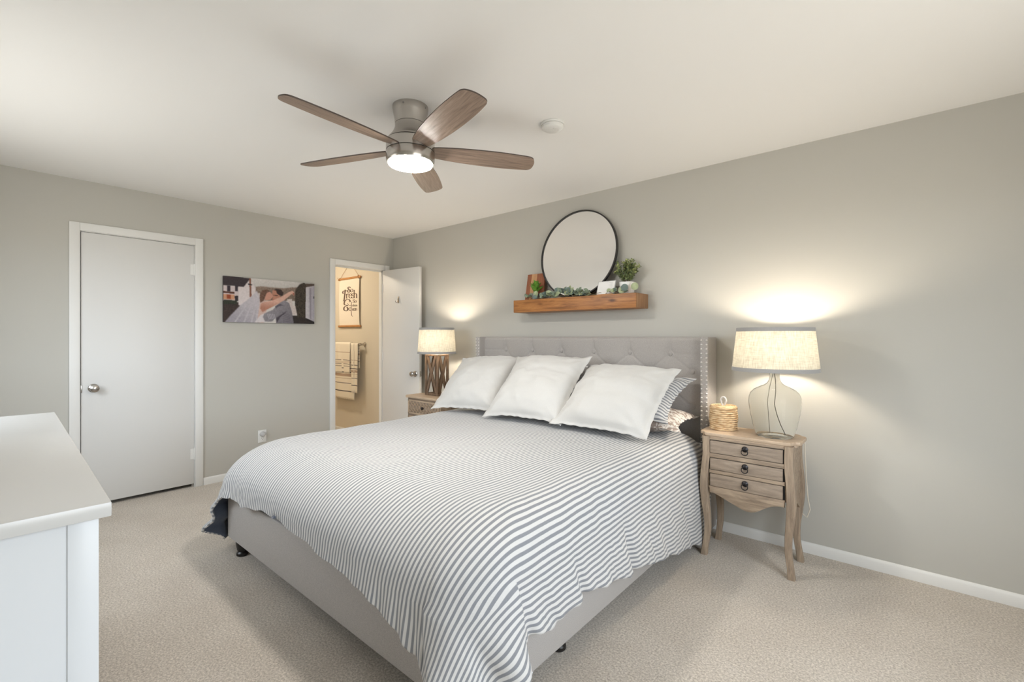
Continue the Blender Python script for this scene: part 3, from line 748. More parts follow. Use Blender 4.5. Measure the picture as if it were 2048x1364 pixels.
# ------------------------------------------------------------------ outlet with a plug-in night light
ou = empty('wall_outlet', (0, -1.462, .345), 'white wall outlet with a round plug in nightlight low between the two doors', 'outlet')
b = MB(); b.box((0, -.037, -.058), (.006, .037, .058), M['plastic'], .002); b.build('cover_plate', ou)
b = MB(); b.box((.005, -.017, -.038), (.008, .017, -.006), M['plastic'], .003)
for dy in (-.006, .006): b.box((.0081, dy - .001, -.022), (.0085, dy + .001, -.012), M['darkgap'])
b.lathe([(.0005, 0), (.0025, 0), (.0025, .0004), (.0005, .0004)], (.008, 0, -.030), M['darkgap'], 10, axis='x')
b.build('socket', ou)
nl = empty('night_light', (.008, -1.462, .368), 'round grey plug in freshener fitted in the upper socket of the outlet', 'night light')
b = MB(); b.lathe([(.0005, 0), (.018, 0), (.024, .010), (.024, .022), (.016, .034), (.0005, .038)], (.0, -.004, .0), M['greyplastic'], 28, axis='x'); b.build('body', nl)
b = MB(); b.box((.004, .010, -.010), (.022, .030, .016), M['greyplastic'], .006); b.build('cap', nl)

# ------------------------------------------------------------------ bathroom: banner, towel bar, towels
BZ = 0.0
hb = empty('hanging_banner', (-.955, 0, 1.42), 'cream canvas banner with brown lettering hanging from wooden bars in the bathroom', 'wall banner')
bw = .262
for zz, nm in ((.618, 'top_bar'), (-.012, 'bottom_bar')):
    b = MB(); b.box((-bw - .012, -.026, zz), (bw + .012, -.006, zz + .026), M['hangwood'], .003); b.build(nm, hb)
P = np.zeros((30, 12, 3)); 
for i in range(30):
    for j in range(12):
        P[i, j] = (-bw + .015 + (2 * bw - .03) * j / 11, -.016 - .008 * math.sin(PI * i / 29), .012 + .61 * i / 29)
grid_obj('canvas', P, M['banner'], hb)
b = MB(); b.tube([(-bw + .03, -.016, .64), (-.05, -.004, .80), (0, -.003, .86), (.05, -.004, .80), (bw - .03, -.016, .64)], .0022, M['rope'], 6)
for sx in (-1, 1):
    for q in range(3): b.tube([(sx * (bw - .03) + .014 * math.cos(t) * .3 + (q - 1) * .006, -.016 + .013 * math.cos(t), .631 + .017 * math.sin(t)) for t in [2 * PI * k / 16 for k in range(16)]], .003, M['rope'], 6, closed=True)
    b.tube([(sx * (bw - .03), -.03, .645), (sx * (bw - .01), -.04, .655), (sx * (bw + .02), -.035, .64)], .002, M['rope'], 6)
b.build('cord', hb)
# lettering: thick and thin strokes, in the pixel frame of the sign, then mapped to the canvas
LET = MB()
def nib(pts, wv_, wh_):
    pts = [Vector(p) for p in pts]
    # resample with a smooth curve
    q = []
    n = len(pts)
    for i in range(n - 1):
        p0 = pts[max(i - 1, 0)]; p1 = pts[i]; p2 = pts[i + 1]; p3 = pts[min(i + 2, n - 1)]
        for t in [k / 8 for k in range(8)]:
            q.append(0.5 * ((2 * p1) + (p2 - p0) * t + (2 * p0 - 5 * p1 + 4 * p2 - p3) * t * t + (3 * p1 - p0 - 3 * p2 + p3) * t ** 3))
    q.append(pts[-1]); L_, R2 = [], []
    for i, p in enumerate(q):
        t = (q[min(i + 1, len(q) - 1)] - q[max(i - 1, 0)])
        if t.length < 1e-6: t = Vector((0, 1))
        t.normalize(); wd = (wh_ + (wv_ - wh_) * abs(t.y) ** 1.5) / 2; nn = Vector((-t.y, t.x)); L_.append(p + nn * wd); R2.append(p - nn * wd)
    def mp(p):
        u = (p.x - 160) / 315; top = 365 - 30 * u; v = (p.y - top) / (1095 - top)
        zl = .622 * (1 - v) + .012 * v
        return Vector((-bw + .015 + u * (2 * bw - .03), -.0185 - .008 * math.sin(PI * max(0, min(1, 1 - v))), zl))
    va = [LET.bm.verts.new(mp(p)) for p in L_]; vb = [LET.bm.verts.new(mp(p)) for p in R2]
    LET._set([LET.bm.faces.new((va[i], va[i + 1], vb[i + 1], vb[i])) for i in range(len(va) - 1)], M['ink'])
def letter(ch, x, y, s, wt):   # x left, y baseline, s x-height
    G = {
     'o': [[(.5, 0), (.12, -.22), (.08, -.5), (.15, -.8), (.5, -1), (.85, -.8), (.92, -.5), (.88, -.22), (.5, 0)]],
     'S': [[(.95, -1.25), (.8, -1.5), (.5, -1.6), (.15, -1.4), (.2, -1.05), (.6, -.75), (.9, -.45), (.85, -.12), (.5, 0), (.15, -.08), (.02, -.4)]],
     's': [[(.8, -.72), (.7, -.95), (.45, -1), (.15, -.85), (.25, -.58), (.65, -.42), (.85, -.2), (.5, 0), (.2, -.05), (.1, -.3)]],
     'r': [[(.2, -1), (.2, 0)], [(.2, -.6), (.35, -.9), (.6, -1), (.75, -.85)], [(0, 0), (.45, 0)]],
     'e': [[(.12, -.52), (.85, -.55), (.75, -.9), (.45, -1), (.15, -.75), (.1, -.4), (.25, -.08), (.55, 0), (.85, -.2)]],
     'h': [[(.15, -1.8), (.15, 0)], [(.15, -.7), (.4, -.98), (.7, -.9), (.8, -.6), (.8, 0)], [(0, 0), (.35, 0)], [(.62, 0), (1, 0)]],
     'c': [[(.85, -.75), (.7, -.96), (.45, -1), (.15, -.75), (.1, -.4), (.25, -.08), (.55, 0), (.85, -.2)]],
     'l': [[(.3, -1.7), (.3, 0)], [(.1, 0), (.55, 0)]],
     'a': [[(.8, -1), (.8, 0), (.95, 0)], [(.8, -.75), (.5, -1), (.15, -.8), (.08, -.45), (.2, -.08), (.5, 0), (.8, -.25)]],
     'n': [[(.15, -1), (.15, 0)], [(.15, -.7), (.4, -.98), (.7, -.9), (.8, -.6), (.8, 0)]],
    }
    for st_ in G[ch]: nib([(x + p[0] * s * .8, y + p[1] * s) for p in st_], wt, wt * .3)
letter('S', 300, 565, 55, 19); letter('o', 345, 565, 52, 13)
nib([(232, 585), (222, 560), (235, 540), (262, 545), (330, 520)], 20, 8); nib([(262, 520), (255, 600), (245, 690), (225, 700)], 22, 8)   # F
nib([(245, 610), (290, 598)], 8, 6)
for ch, x in (('r', 275), ('e', 318), ('s', 360), ('h', 395)): letter(ch, x, 660, 72, 15)
nib([(345, 720), (330, 685), (290, 680), (255, 710), (252, 760), (300, 775), (250, 800), (245, 845), (285, 862), (305, 830), (290, 800)], 22, 8)   # ampersand
nib([(300, 740), (325, 775), (360, 770), (365, 720)], 8, 6)
letter('S', 385, 735, 32, 11); letter('o', 415, 735, 34, 10)
for ch, x in (('c', 375), ('l', 392), ('e', 402), ('a', 418), ('n', 434)): letter(ch, x, 795, 24, 5)
letter('c', 318, 862, 52, 11)
nib([(362, 770), (358, 862), (366, 940), (385, 955)], 9, 4)
for ch, x in (('e', 372), ('a', 395), ('n', 420)): letter(ch, x, 862, 36, 8)
LET.build('lettering', hb, recalc=False)

tb = empty('towel_bar', (-.95, 0, 1.185), 'brushed nickel towel bar on the bathroom wall under the banner', 'towel bar')
b = MB(); b.tube([(-.36, -.07, 0), (.345, -.07, 0)], .009, M['nickel'], 16); b.build('bar', tb)
for sx in (-.36, .345):
    b = MB(); b.lathe([(.0005, 0), (.028, 0), (.028, -.006), (.016, -.012), (.012, -.05), (.018, -.058), (.019, -.08), (.012, -.088), (.0005, -.089)], (sx, 0, 0), M['nickel'], 24, axis='y'); b.build('bracket', tb)
def towel_obj(name, x0, x1, zlen, ylo, mat, label, seed, back=.75, group=None, slope=0.0):
    t = empty(name, ((x0 + x1) / 2, -.07, 1.185), label, 'towel', group)
    nv, nu = 80, 26; P = np.zeros((nv, nu, 3)); UV = np.zeros((nv, nu, 2)); rr = .011 + ylo
    L1 = zlen; L2 = zlen * back; arc = PI * rr; tot = L1 + arc + L2
    for i in range(nv):
        s = tot * i / (nv - 1)
        for j in range(nu):
            u = j / (nu - 1); x = (x0 - x1) / 2 + (x1 - x0) * u
            if s < L1: z = -(L1 - s); y = -rr
            elif s < L1 + arc: a = (s - L1) / rr; z = rr * math.sin(a); y = -rr * math.cos(a)
            else: z = -(s - L1 - arc); y = rr
            dep = max(0, -z)
            f = math.sin(u * 9 + seed) * .006 * min(1, dep / .2) + .003 * math.sin(u * 23 + seed * 2 + z * 6) * min(1, dep / .1)
            if y < 0: y += f - .0 * dep
            else: y += f * .2
            if i == 0: z += -.012 * (j % 2)
            z -= slope * u * (1 if y < 0 else 0) * min(1, dep / .3)
            P[i, j] = (x, y, z); UV[i, j] = (u, s / L1 if s < L1 else (1 - (s - L1) / max(L2, .01)) * .98)
    UV = np.clip(UV, 0, .999)
    c = grid_obj('cloth', P, mat, t, uv=UV)
    md = c.modifiers.new('s', 'SOLIDIFY'); md.thickness = .005; md.offset = 0
    b = MB(); nfr = 46
    for k in range(nfr):
        x = (x0 - x1) / 2 + (x1 - x0) * (k + .5) / nfr; j = int((k + .5) / nfr * (nu - 1)); p = P[1, j]
        b.tube([(x, p[1], p[2] + .003), (x + .002 * math.sin(k * 3), p[1] - .001, p[2] - .012), (x + .003 * math.sin(k * 5), p[1] - .002, p[2] - .026)], .0016, M['banner'], 5)
    o = b.build('fringe', t); return t
towel_obj('bath_towel', -1.285, -.72, .70, .004, M['towel1'], 'cream bath towel with dark stripes and a fringed hem folded on the bar', .5, back=.7)
towel_obj('bath_towel', -.80, -.635, .60, .002, M['towel1'], 'narrow end of a striped cream towel at the right of the bar', 2.1, back=.5)
towel_obj('hand_towel', -1.245, -.80, .36, .013, M['towel2'], 'short striped hand towel folded over the bath towel in front', 1.3, back=.5)
bl = empty('bathroom_light', (-1.1, -.95, H), 'round lit ceiling fixture inside the bathroom beyond the open door', 'ceiling light')
b = MB(); b.lathe([(.0005, 0), (.13, 0), (.13, -.02), (.0005, -.02)], (0, 0, 0), M['nickel'], 32); b.build('base', bl)
b = MB(); b.lathe([(.0005, -.021), (.12, -.021), (.11, -.05), (.07, -.07), (.0005, -.078)], (0, 0, 0), M['bathlight'], 32); b.build('diffuser', bl)

# ------------------------------------------------------------------ bed
BXL, BXR = 1.56, 3.66; HBZ = 1.283
bed = empty('bed', (2.61, -1.13, 0), 'king size upholstered grey linen bed with tufted wingback headboard and nailhead trim', 'bed')
bo = Vector((2.61, -1.13, 0))
def bl_(p): return tuple(Vector(p) - bo)
# headboard panel: tufted surface as a displaced grid
buttons = []
for row in range(5):
    z = 1.165 - row * .1175
    xs = [1.866 + .303 * k for k in range(6)] if row % 2 == 0 else [1.866 - .1515 + .303 * k for k in range(1, 7)]
    for x in xs: buttons.append((x, z))
hbx0, hbx1 = BXL + .045, BXR - .045
nx, nz = 250, 130
P = np.zeros((nz, nx, 3)); X, Z = np.meshgrid(np.linspace(hbx0, hbx1, nx), np.linspace(.45, HBZ, nz))
Y = np.full_like(X, -.112)
et = np.clip((HBZ - Z) / .03, 0, 1); Y = np.where(et < 1, -.112 + .03 * (1 - np.sqrt(np.clip(1 - (1 - et) ** 2, 0, 1))), Y)
for (bx, bz) in buttons:
    r = np.sqrt((X - bx) ** 2 + (Z - bz) ** 2); Y += .030 * np.exp(-(r / .036) ** 1.0)
def seg_crease(ax, az, bx, bz, dep, wdt=.006):
    global Y
    dx, dz = bx - ax, bz - az; L2 = dx * dx + dz * dz
    t = np.clip(((X - ax) * dx + (Z - az) * dz) / L2, 0, 1); r = np.sqrt((X - ax - t * dx) ** 2 + (Z - az - t * dz) ** 2)
    Y = Y + dep * np.exp(-(r / wdt) ** 2)
for (bx, bz) in buttons:
    if abs(bz - 1.165) < 1e-3: seg_crease(bx, bz, bx, HBZ, .006)
    for (cx_, cz_) in buttons:
        if cz_ < bz and abs(abs(cx_ - bx) - .1515) < .01 and abs(bz - cz_ - .1175) < .01: seg_crease(bx, bz, cx_, cz_, .0055)
seg_crease(buttons[0][0], 1.165, hbx0, 1.165, .003); seg_crease(buttons[5][0], 1.165, hbx1, 1.165, .003)
P = np.stack([X - bo.x, Y - bo.y, Z], -1)
hd = grid_obj('headboard', P, M['upholstery'], bed)
b = MB(); b.box(bl_((hbx0, -.095, .12)), bl_((hbx1, -.012, HBZ - .006)), M['upholstery'], .01); b.build('headboard_back', hd)
for (bx, bz) in buttons:
    if bz < .9: continue
    s = MB(); s.lathe([(.0003, .006), (.010, .004), (.014, 0), (.012, -.005), (.006, -.008), (.0003, -.0085)], (0, 0, 0), M['upholstery'], 18, axis='y')
    s.build('tufting_button', hd, (bx - bo.x, -.096 - bo.y, bz))
# wings
def wing(x0, x1):
    b = MB(); b.box(bl_((x0, -.182, .03)), bl_((x1, -.012, HBZ)), M['upholstery'], .008, seg=3); return b.build('headboard_wing', bed)
wl = wing(BXL, BXL + .052); wr = wing(BXR - .052, BXR)
nm_ = MB(); nm_.lathe([(.0062, 0), (.0062, -.0014), (.0048, -.0034), (.0024, -.0046), (.0003, -.005)], (0, 0, 0), M['nail'], 12, axis='y')
nail0 = nm_.build('nailhead', wr, (0, 0, 0)); first = True; restn = MB(); cnt = 0
for (wg, x0, x1, znum) in ((wr, BXR - .052, BXR, 41), (wl, BXL, BXL + .052, 41)):
    for k in range(znum):
        for side in (0, 1):
            x = (x0 + .010 if side == 0 else x1 - .010); z = HBZ - .022 - k * .0285
            loc = (x - bo.x, -.1818 - bo.y, z)
            if (wg is wr) or k < 9:
                o = nail0 if first else nail0.copy()
                if not first: COL.objects.link(o)
                first = False; o.parent = wg; o.location = loc
            else:
                restn.lathe([(.0062, 0), (.0062, -.0014), (.0048, -.0034), (.0003, -.005)], loc, M['nail'], 8, axis='y')
rn = restn.build('nailhead_row', wl); rn['kind'] = 'stuff'
# rails, legs
b = MB(); b.box(bl_((1.575, -2.258, .103)), bl_((3.645, -2.195, .37)), M['upholstery'], .010, seg=3); b.build('footboard', bed)
for x0, x1 in ((1.575, 1.63), (3.575, 3.63)):
    b = MB(); b.box(bl_((x0, -2.20, .103)), bl_((x1, -.10, .36)), M['upholstery'], .010, seg=3); b.build('side_rail', bed)
lp = [(.0005, 0), (.027, 0), (.032, .006), (.031, .018), (.024, .026), (.028, .038), (.034, .075), (.038, .110), (.0005, .110)]
for (x, y) in ((1.655, -2.205), (3.56, -2.205), (1.655, -.25), (3.56, -.25), (3.535, -1.665)):
    b = MB(); b.lathe(lp, (0, 0, 0), M['blackwood'], 24); b.build('leg', bed, bl_((x, y, 0)))
b = MB(); b.prism([(-1.93, .060), (-1.895, .104), (-1.93, .104)], 3.60, 3.601, M['paper'], axis='x', off=(-bo.x, -bo.y, 0)); b.build('care_tag', bed)
# mattress
mt = empty('mattress', (2.61, -1.15, .36), 'dark mattress showing under the duvet beside the headboard', 'mattress')
b = MB(); b.box((-.955, -1.03, 0), (.955, 1.02, .225), M['mattress'], .05, seg=4); b.build('body', mt)

# ------------------------------------------------------------------ duvet
def smooth(t): t = max(0.0, min(1.0, t)); return t * t * (3 - 2 * t)
DX0, DX1, DYH, DYF = 1.565, 3.672, -0.20, -2.305
def perimeter(n, DX0, DX1, DYH, DYF, rf, rh):
    """closed outline from the head right corner clockwise: right side, foot, left side, head; (x, y, nx, ny, s, zone)"""
    pts = []
    def arc(cx_, cy_, r, a0, a1, k, zone):
        for i in range(k): 
            a = a0 + (a1 - a0) * i / k; pts.append((cx_ + r * math.cos(a), cy_ + r * math.sin(a), math.cos(a), math.sin(a), zone))
    def line(x0, y0, x1, y1, nx_, ny_, k, zone):
        for i in range(k): t = i / k; pts.append((x0 + (x1 - x0) * t, y0 + (y1 - y0) * t, nx_, ny_, zone))
    arc(DX1 - rh, DYH - rh, rh, PI / 2, 0, 8, 'hr')
    line(DX1, DYH - rh, DX1, DYF + rf, 1, 0, int(n * 1.0), 'r')
    arc(DX1 - rf, DYF + rf, rf, 0, -PI / 2, int(n * .28), 'fr')
    line(DX1 - rf, DYF, DX0 + rf, DYF, 0, -1, int(n * .9), 'f')
    arc(DX0 + rf, DYF + rf, rf, -PI / 2, -PI, int(n * .28), 'fl')
    line(DX0, DYF + rf, DX0, DYH - rh, -1, 0, int(n * 1.0), 'l')
    arc(DX0 + rh, DYH - rh, rh, PI, PI / 2, 8, 'hl')
    line(DX0 + rh, DYH, DX1 - rh, DYH, 0, 1, int(n * .5), 'h')
    return pts
per = perimeter(330, DX0, DX1, DYH, DYF, .20, .05); NP = len(per)
inner = perimeter(330, DX0 + .19, DX1 - .19, DYH - .09, DYF + .32, .09, .04)
def interp(x, xs, ys):
    return float(np.interp(x, xs, ys))
def hem_z(x, y, zone, nx_, ny_):
    if zone == 'h': return .60
    if zone == 'hr': return .60 + (.05 - .60) * smooth((nx_ - .2) / .8)
    if zone == 'hl': return .60 + (.25 - .60) * smooth((-nx_ - .2) / .8)
    if zone == 'r':
        return interp(-y, [.2, .4, .75, 1.15, 1.35, 1.36, 1.55, 1.75, 1.77, 1.95, 2.08, 2.10], [.035, .045, .12, .20, .235, .225, .27, .30, .285, .275, .30, .30])
    if zone == 'fr':
        a = math.degrees(math.atan2(-ny_, nx_)); return interp(a, [0, 20, 40, 60, 90], [.29, .22, .16, .18, .24])
    if zone == 'f': return interp(x, [1.76, 1.95, 2.1, 2.3, 2.65, 3.05, 3.3, 3.48], [.385, .375, .40, .42, .395, .36, .31, .24])
    if zone == 'fl':
        a = math.degrees(math.atan2(-ny_, -nx_)); return interp(a, [0, 30, 50, 58, 72, 90], [.12, .07, .16, .34, .38, .385])
    if zone == 'l': return interp(-y, [.25, 1.5, 2.05], [.26, .25, .14])
ZT = .675
verts = []; uvs = []; rings_n = 0
def fbm(x, y, z): return noise.fractal(Vector((x, y, z)), 1.0, 2.0, 4)
prof_k = 15; skirt_k = 26; top_k = 26
ringsP = []; ringsU = []
Rx, Rz = .19, .19
s_acc = 0; S = []
for i, p in enumerate(per):
    q = per[i - 1]; s_acc += 0 if i == 0 else math.hypot(p[0] - q[0], p[1] - q[1]); S.append(s_acc)
Y1, Y2 = DYF + 1.0, DYH - .95
cxm = (DX0 + DX1) / 2
def topz(x, y):
    # puffy comforter top, falling slightly to the foot
    u = (x - cxm) / 1.05; v = (y - DYF) / (DYH - DYF)
    z = ZT - .012 * (1 - v) + .006 * fbm(x * 2.2, y * 2.2, .3) + .0025 * fbm(x * 9, y * 9, 2.3)
    if v > .75: z -= 0.0
    return z
for ring in range(top_k + prof_k + skirt_k):
    Pr = []; Ur = []
    for i, (x, y, nx_, ny_, zone) in enumerate(per):
        s = S[i]; ishead = zone in ('h',) ; hd_w = 1.0 if zone == 'h' else (abs(ny_) if zone in ('hr', 'hl') and ny_ > 0 else 0.0)
        foot_w = smooth(-ny_) if ny_ < 0 else 0.0
        rz = Rz + .05 * foot_w
        ix, iy = inner[i][0], inner[i][1]; ox, oy = x - ix, y - iy; rx = math.hypot(ox, oy)        # where the flat top ends
        if ring < top_k:
            t = ring / top_k
            cx_ = cxm; cy_ = max(min(y, Y2), Y1)
            px = cx_ + (ix - cx_) * t; py = cy_ + (iy - cy_) * t
            pz = topz(px, py); Pr.append((px, py, pz)); Ur.append((px, py)); continue
        z0 = topz(ix, iy); hz = hem_z(x, y, zone, nx_, ny_)
        kf = .40 * (1.0 if zone == 'l' else (-nx_ if zone == 'fl' else 0.0))
        if ring < top_k + prof_k:
            a = (ring - top_k) / prof_k * PI / 2
            o = rx * math.sin(a); dz = rz * (1 - math.cos(a)); zed = z0 - dz
            if zone == 'h' or hd_w > .5: zed = z0 - min(dz, .07)
            arcl = rx * a * 0.5 * (1 + rz / rx)
            amp = (ring - top_k) / prof_k; o += kf * .17 * amp ** 2; px = ix + ox / rx * o; py = iy + oy / rx * o
            fold = fbm(s * 7, .2 * zed, 1.7) * .006 * amp
            px += nx_ * fold; py += ny_ * fold
            Pr.append((px, py, zed)); Ur.append((ix + ox / rx * arcl, iy + oy / rx * arcl)); continue
        t = (ring - top_k - prof_k + 1) / skirt_k
        ze0 = z0 - (rz if hd_w <= .5 else .07); hz_ = min(hz, ze0 - .005) 
        if zone == 'f' or zone == 'r':
            hz_ += .010 * abs(math.sin(s * 17 + 2 * math.sin(s * 3.1))) + .006 * fbm(s * 9, 0, 9)
        zed = ze0 + (hz_ - ze0) * t; drop = ze0 - zed
        flare = {'r': .045, 'fr': .05, 'f': .035, 'fl': .07, 'l': .10, 'hr': .03, 'hl': .06, 'h': 0}[zone]
        if zone == 'fl':
            a = math.degrees(math.atan2(-ny_, -nx_)); flare = interp(a, [0, 45, 90], [.125, .12, .04])
        if zone == 'fr':
            a = math.degrees(math.atan2(-ny_, nx_)); flare = interp(a, [0, 45, 90], [.05, .15, .05])
        if zone == 'r': flare = interp(-y, [.2, .6, .9], [.022, .03, .045])
        if zone == 'l': flare = interp(-y, [1.4, 2.1], [.10, .125])
        am = min(1.0, drop / .22)
        # folds that lean as they fall
        lean = .5 * drop if zone in ('r', 'fr') else .15 * drop
        q_ = s + lean
        fold = (.0085 * math.sin(q_ * 40 + 2.5 * fbm(q_ * 2, 0, 4)) * (.35 + .65 * abs(fbm(q_ * 1.3, 5, 5)) * 1.6) + .020 * fbm(q_ * 4.5, zed * 1.2, 3.3) + .010 * fbm(q_ * 14, zed * 3, 6.1)) * am
        fold *= interp(-y, [.25, .6, 1.1], [.3, .6, 1.0]) if zone == 'r' else 1.0
        if zone in ('f', 'fr', 'fl'): fold += .007 * math.sin(q_ * 62 + 3 * fbm(q_ * 3, 0, 8)) * am
        if zone == 'fr': fold += .018 + .032 * math.sin((math.degrees(math.atan2(-ny_, nx_))) / 90 * PI * 3.2 + .6) * am
        if zone == 'r':
            for yk in (-1.36, -1.76, -2.085): fold -= .030 * math.exp(-((y - yk - lean * .5) / .022) ** 2) * am
        if zone in ('l', 'fl') and (zone == 'l' and y < -1.8 or zone == 'fl' and -nx_ > .5): fold += .022 * math.sin(zed * 48) * am * smooth(drop / .2)
        if zone in ('h',): fold = 0
        o = kf * .17 + (flare - kf * .17) * (smooth(drop / .45) if kf == 0 else min(1, drop / .26)) + fold + .010 * math.sin(min(1, drop / .3) * PI)
        Pr.append((x + nx_ * o, y + ny_ * o, max(zed, .012)))
        arcl = rx * PI / 4 * (1 + rz / rx)
        Ur.append((ix + ox / rx * arcl + nx_ * drop, iy + oy / rx * arcl + ny_ * drop))
    ringsP.append(Pr); ringsU.append(Ur)
NR = len(ringsP)
allP = [p for r in ringsP for p in r]; allU = [u for r in ringsU for u in r]
faces = []
for r in range(NR - 1):
    for i in range(NP):
        j = (i + 1) % NP; faces.append((r * NP + i, (r + 1) * NP + i, (r + 1) * NP + j, r * NP + j))
dv = empty('duvet', (2.61, -1.2, .6), 'grey and white ticking stripe duvet draped over the bed', 'duvet')
me = bpy.data.meshes.new('cover'); me.from_pydata([(p[0] - 2.61, p[1] + 1.2, p[2] - .6) for p in allP], [], faces)
ul = me.uv_layers.new(name='UVMap'); 
ul.data.foreach_set('uv', np.array(allU, dtype=np.float32)[np.array(faces).reshape(-1)].reshape(-1))
me.materials.append(M['duvet']); me.materials.append(M['lining'])
for p in me.polygons: p.use_smooth = True
bmx = bmesh.new(); bmx.from_mesh(me); bmesh.ops.remove_doubles(bmx, verts=bmx.verts[:], dist=0.0004)
# close the small seam in the middle of the top
be = [e for e in bmx.edges if e.is_boundary and all(abs(v.co.x) < .06 for v in e.verts) and all(v.co.z > 0 for v in e.verts)]
if sum(f.normal.z for f in bmx.faces) < 0:
    bmesh.ops.reverse_faces(bmx, faces=bmx.faces[:])
bmx.to_mesh(me); bmx.free()
co = bpy.data.objects.new('cover', me); COL.objects.link(co); co.parent = dv
md = co.modifiers.new('thick', 'SOLIDIFY'); md.thickness = .012; md.offset = -1; md.material_offset = 1; md.material_offset_rim = 0

# ------------------------------------------------------------------ pillows
def pillow(w_, h_, t_, m, seed, flange=.0, k=.05, n=56, wr=.006, sag=.0, ear=.0, uvscale=1.0, ruffle=.004, p=2.6):
    us = np.linspace(-1, 1, n); Uu, Vv = np.meshgrid(us, us)
    x = w_ / 2 * Uu * (1 - k * (1 - Vv ** 2) * Uu ** 2); z = h_ / 2 * Vv * (1 - k * (1 - Uu ** 2) * Vv ** 2)
    cr = (np.abs(Uu) * np.abs(Vv)) ** 6; x = x * (1 + ear * cr); z = z * (1 + ear * cr)
    a = np.clip(np.abs(Uu) / (1 - flange * 2 / w_), 0, 1); c = np.clip(np.abs(Vv) / (1 - flange * 2 / h_), 0, 1)
    th = t_ / 2 * (np.clip(1 - a ** p, 0, 1) ** .55) * (np.clip(1 - c ** p, 0, 1) ** .55)
    nzf = np.array([[noise.fractal(Vector((float(x[i, j]) * 5, float(z[i, j]) * 5, seed)), 1, 2, 4) for j in range(n)] for i in range(n)])
    nz2 = np.array([[noise.fractal(Vector((float(x[i, j]) * 2, float(z[i, j]) * 9, seed + 3)), 1, 2, 3) for j in range(n)] for i in range(n)])
    edge = np.clip(th / (t_ * .2), 0, 1)
    # radial pulls from the corners
    ang = np.arctan2(1 - np.abs(Vv), 1 - np.abs(Uu) + 1e-4); dd = np.sqrt((1 - np.abs(Vv)) ** 2 + (1 - np.abs(Uu)) ** 2)
    pull = np.sin(ang * 14 + seed) * np.exp(-(dd / .35) ** 2) * dd * 1.6
    disp = (nzf * wr + nz2 * wr * .6 + pull * wr * 1.3) * edge
    rim = ruffle * np.sin(np.arctan2(Vv, Uu) * 31 + seed) * (1 - np.clip(th / (t_ * .12), 0, 1)) + ruffle * 1.3 * nzf * 2 * (1 - np.clip(th / (t_ * .12), 0, 1))
    z = z - sag * (Uu ** 2) * (Vv > 0) * Vv
    F = np.stack([x, -th - disp + rim, z], -1); Bk = np.stack([x, th + disp * .5 + rim + .002, z], -1)
    idx = np.arange(n * n).reshape(n, n); f = np.stack([idx[:-1, :-1], idx[:-1, 1:], idx[1:, 1:], idx[1:, :-1]], -1).reshape(-1, 4)
    f2 = f[:, ::-1] + n * n
    rimf = []
    border = [(0, j) for j in range(n)] + [(i, n - 1) for i in range(1, n)] + [(n - 1, j) for j in range(n - 2, -1, -1)] + [(i, 0) for i in range(n - 2, 0, -1)]
    for q in range(len(border)):
        a_, b_ = idx[border[q]], idx[border[(q + 1) % len(border)]]; rimf.append((b_, a_, a_ + n * n, b_ + n * n))
    me = bpy.data.meshes.new('pillow'); fa = np.concatenate([f, f2, np.array(rimf)])
    me.from_pydata(np.concatenate([F.reshape(-1, 3), Bk.reshape(-1, 3)]).tolist(), [], fa.tolist())
    u = me.uv_layers.new(name='UVMap'); uvc = np.stack([x, z], -1).reshape(-1, 2); uvc = np.concatenate([uvc, uvc]) * uvscale
    u.data.foreach_set('uv', uvc[fa.reshape(-1)].reshape(-1))
    me.materials.append(m)
    for pq in me.polygons: pq.use_smooth = True
    return me
def place_pillow(name, label, me, base, tilt, yaw_=0, roll=0, group=None, h_=.66):
    """base: the middle of the lower edge"""
    o = bpy.data.objects.new(name, me); COL.objects.link(o); tag(o, label, 'pillow', group)
    Rm = Matrix.Rotation(R_(yaw_), 4, 'Z') @ Matrix.Rotation(R_(-tilt), 4, 'X') @ Matrix.Rotation(R_(roll), 4, 'Y')
    o.matrix_world = Matrix.Translation(Vector(base)) @ Rm @ Matrix.Translation((0, 0, h_ / 2))
    return o
GW = 'white linen euro shams in a row'
place_pillow('euro_sham', 'white linen euro sham farthest left, nearest the wooden lattice lamp', pillow(.66, .62, .25, M['white_linen'], 1.3, .018, .07, wr=.016, ear=.02, sag=.03, p=2.2), (1.950, -.725, .705), 48, 4, -4, GW, .62)
place_pillow('euro_sham', 'white linen euro sham in the middle of the three', pillow(.66, .64, .25, M['white_linen'], 5.1, .018, .07, wr=.016, ear=.04, sag=.03, p=2.2), (2.560, -.745, .705), 47, 3, -1, GW, .64)
place_pillow('euro_sham', 'white linen euro sham on the right in front of the striped pillow', pillow(.69, .61, .26, M['white_linen'], 9.7, .02, .06, wr=.017, ear=.02, sag=.03, p=2.2), (3.165, -.755, .710), 51, -3, 0, GW, .61)
place_pillow('striped_pillow', 'grey and white striped sham propped behind the right euro sham', pillow(.90, .44, .16, M['sham'], 3.3, .022, .07, ear=.05), (3.08, -.52, .795), 57, 2, 6, None, .44)
place_pillow('patterned_pillow', 'taupe and white patterned pillow lying flat at the right under the striped sham', pillow(.90, .44, .16, M['damask'], 7.7, .02, .08, ear=.06), (3.15, -.56, .735), 86, 2, 0, None, .44)

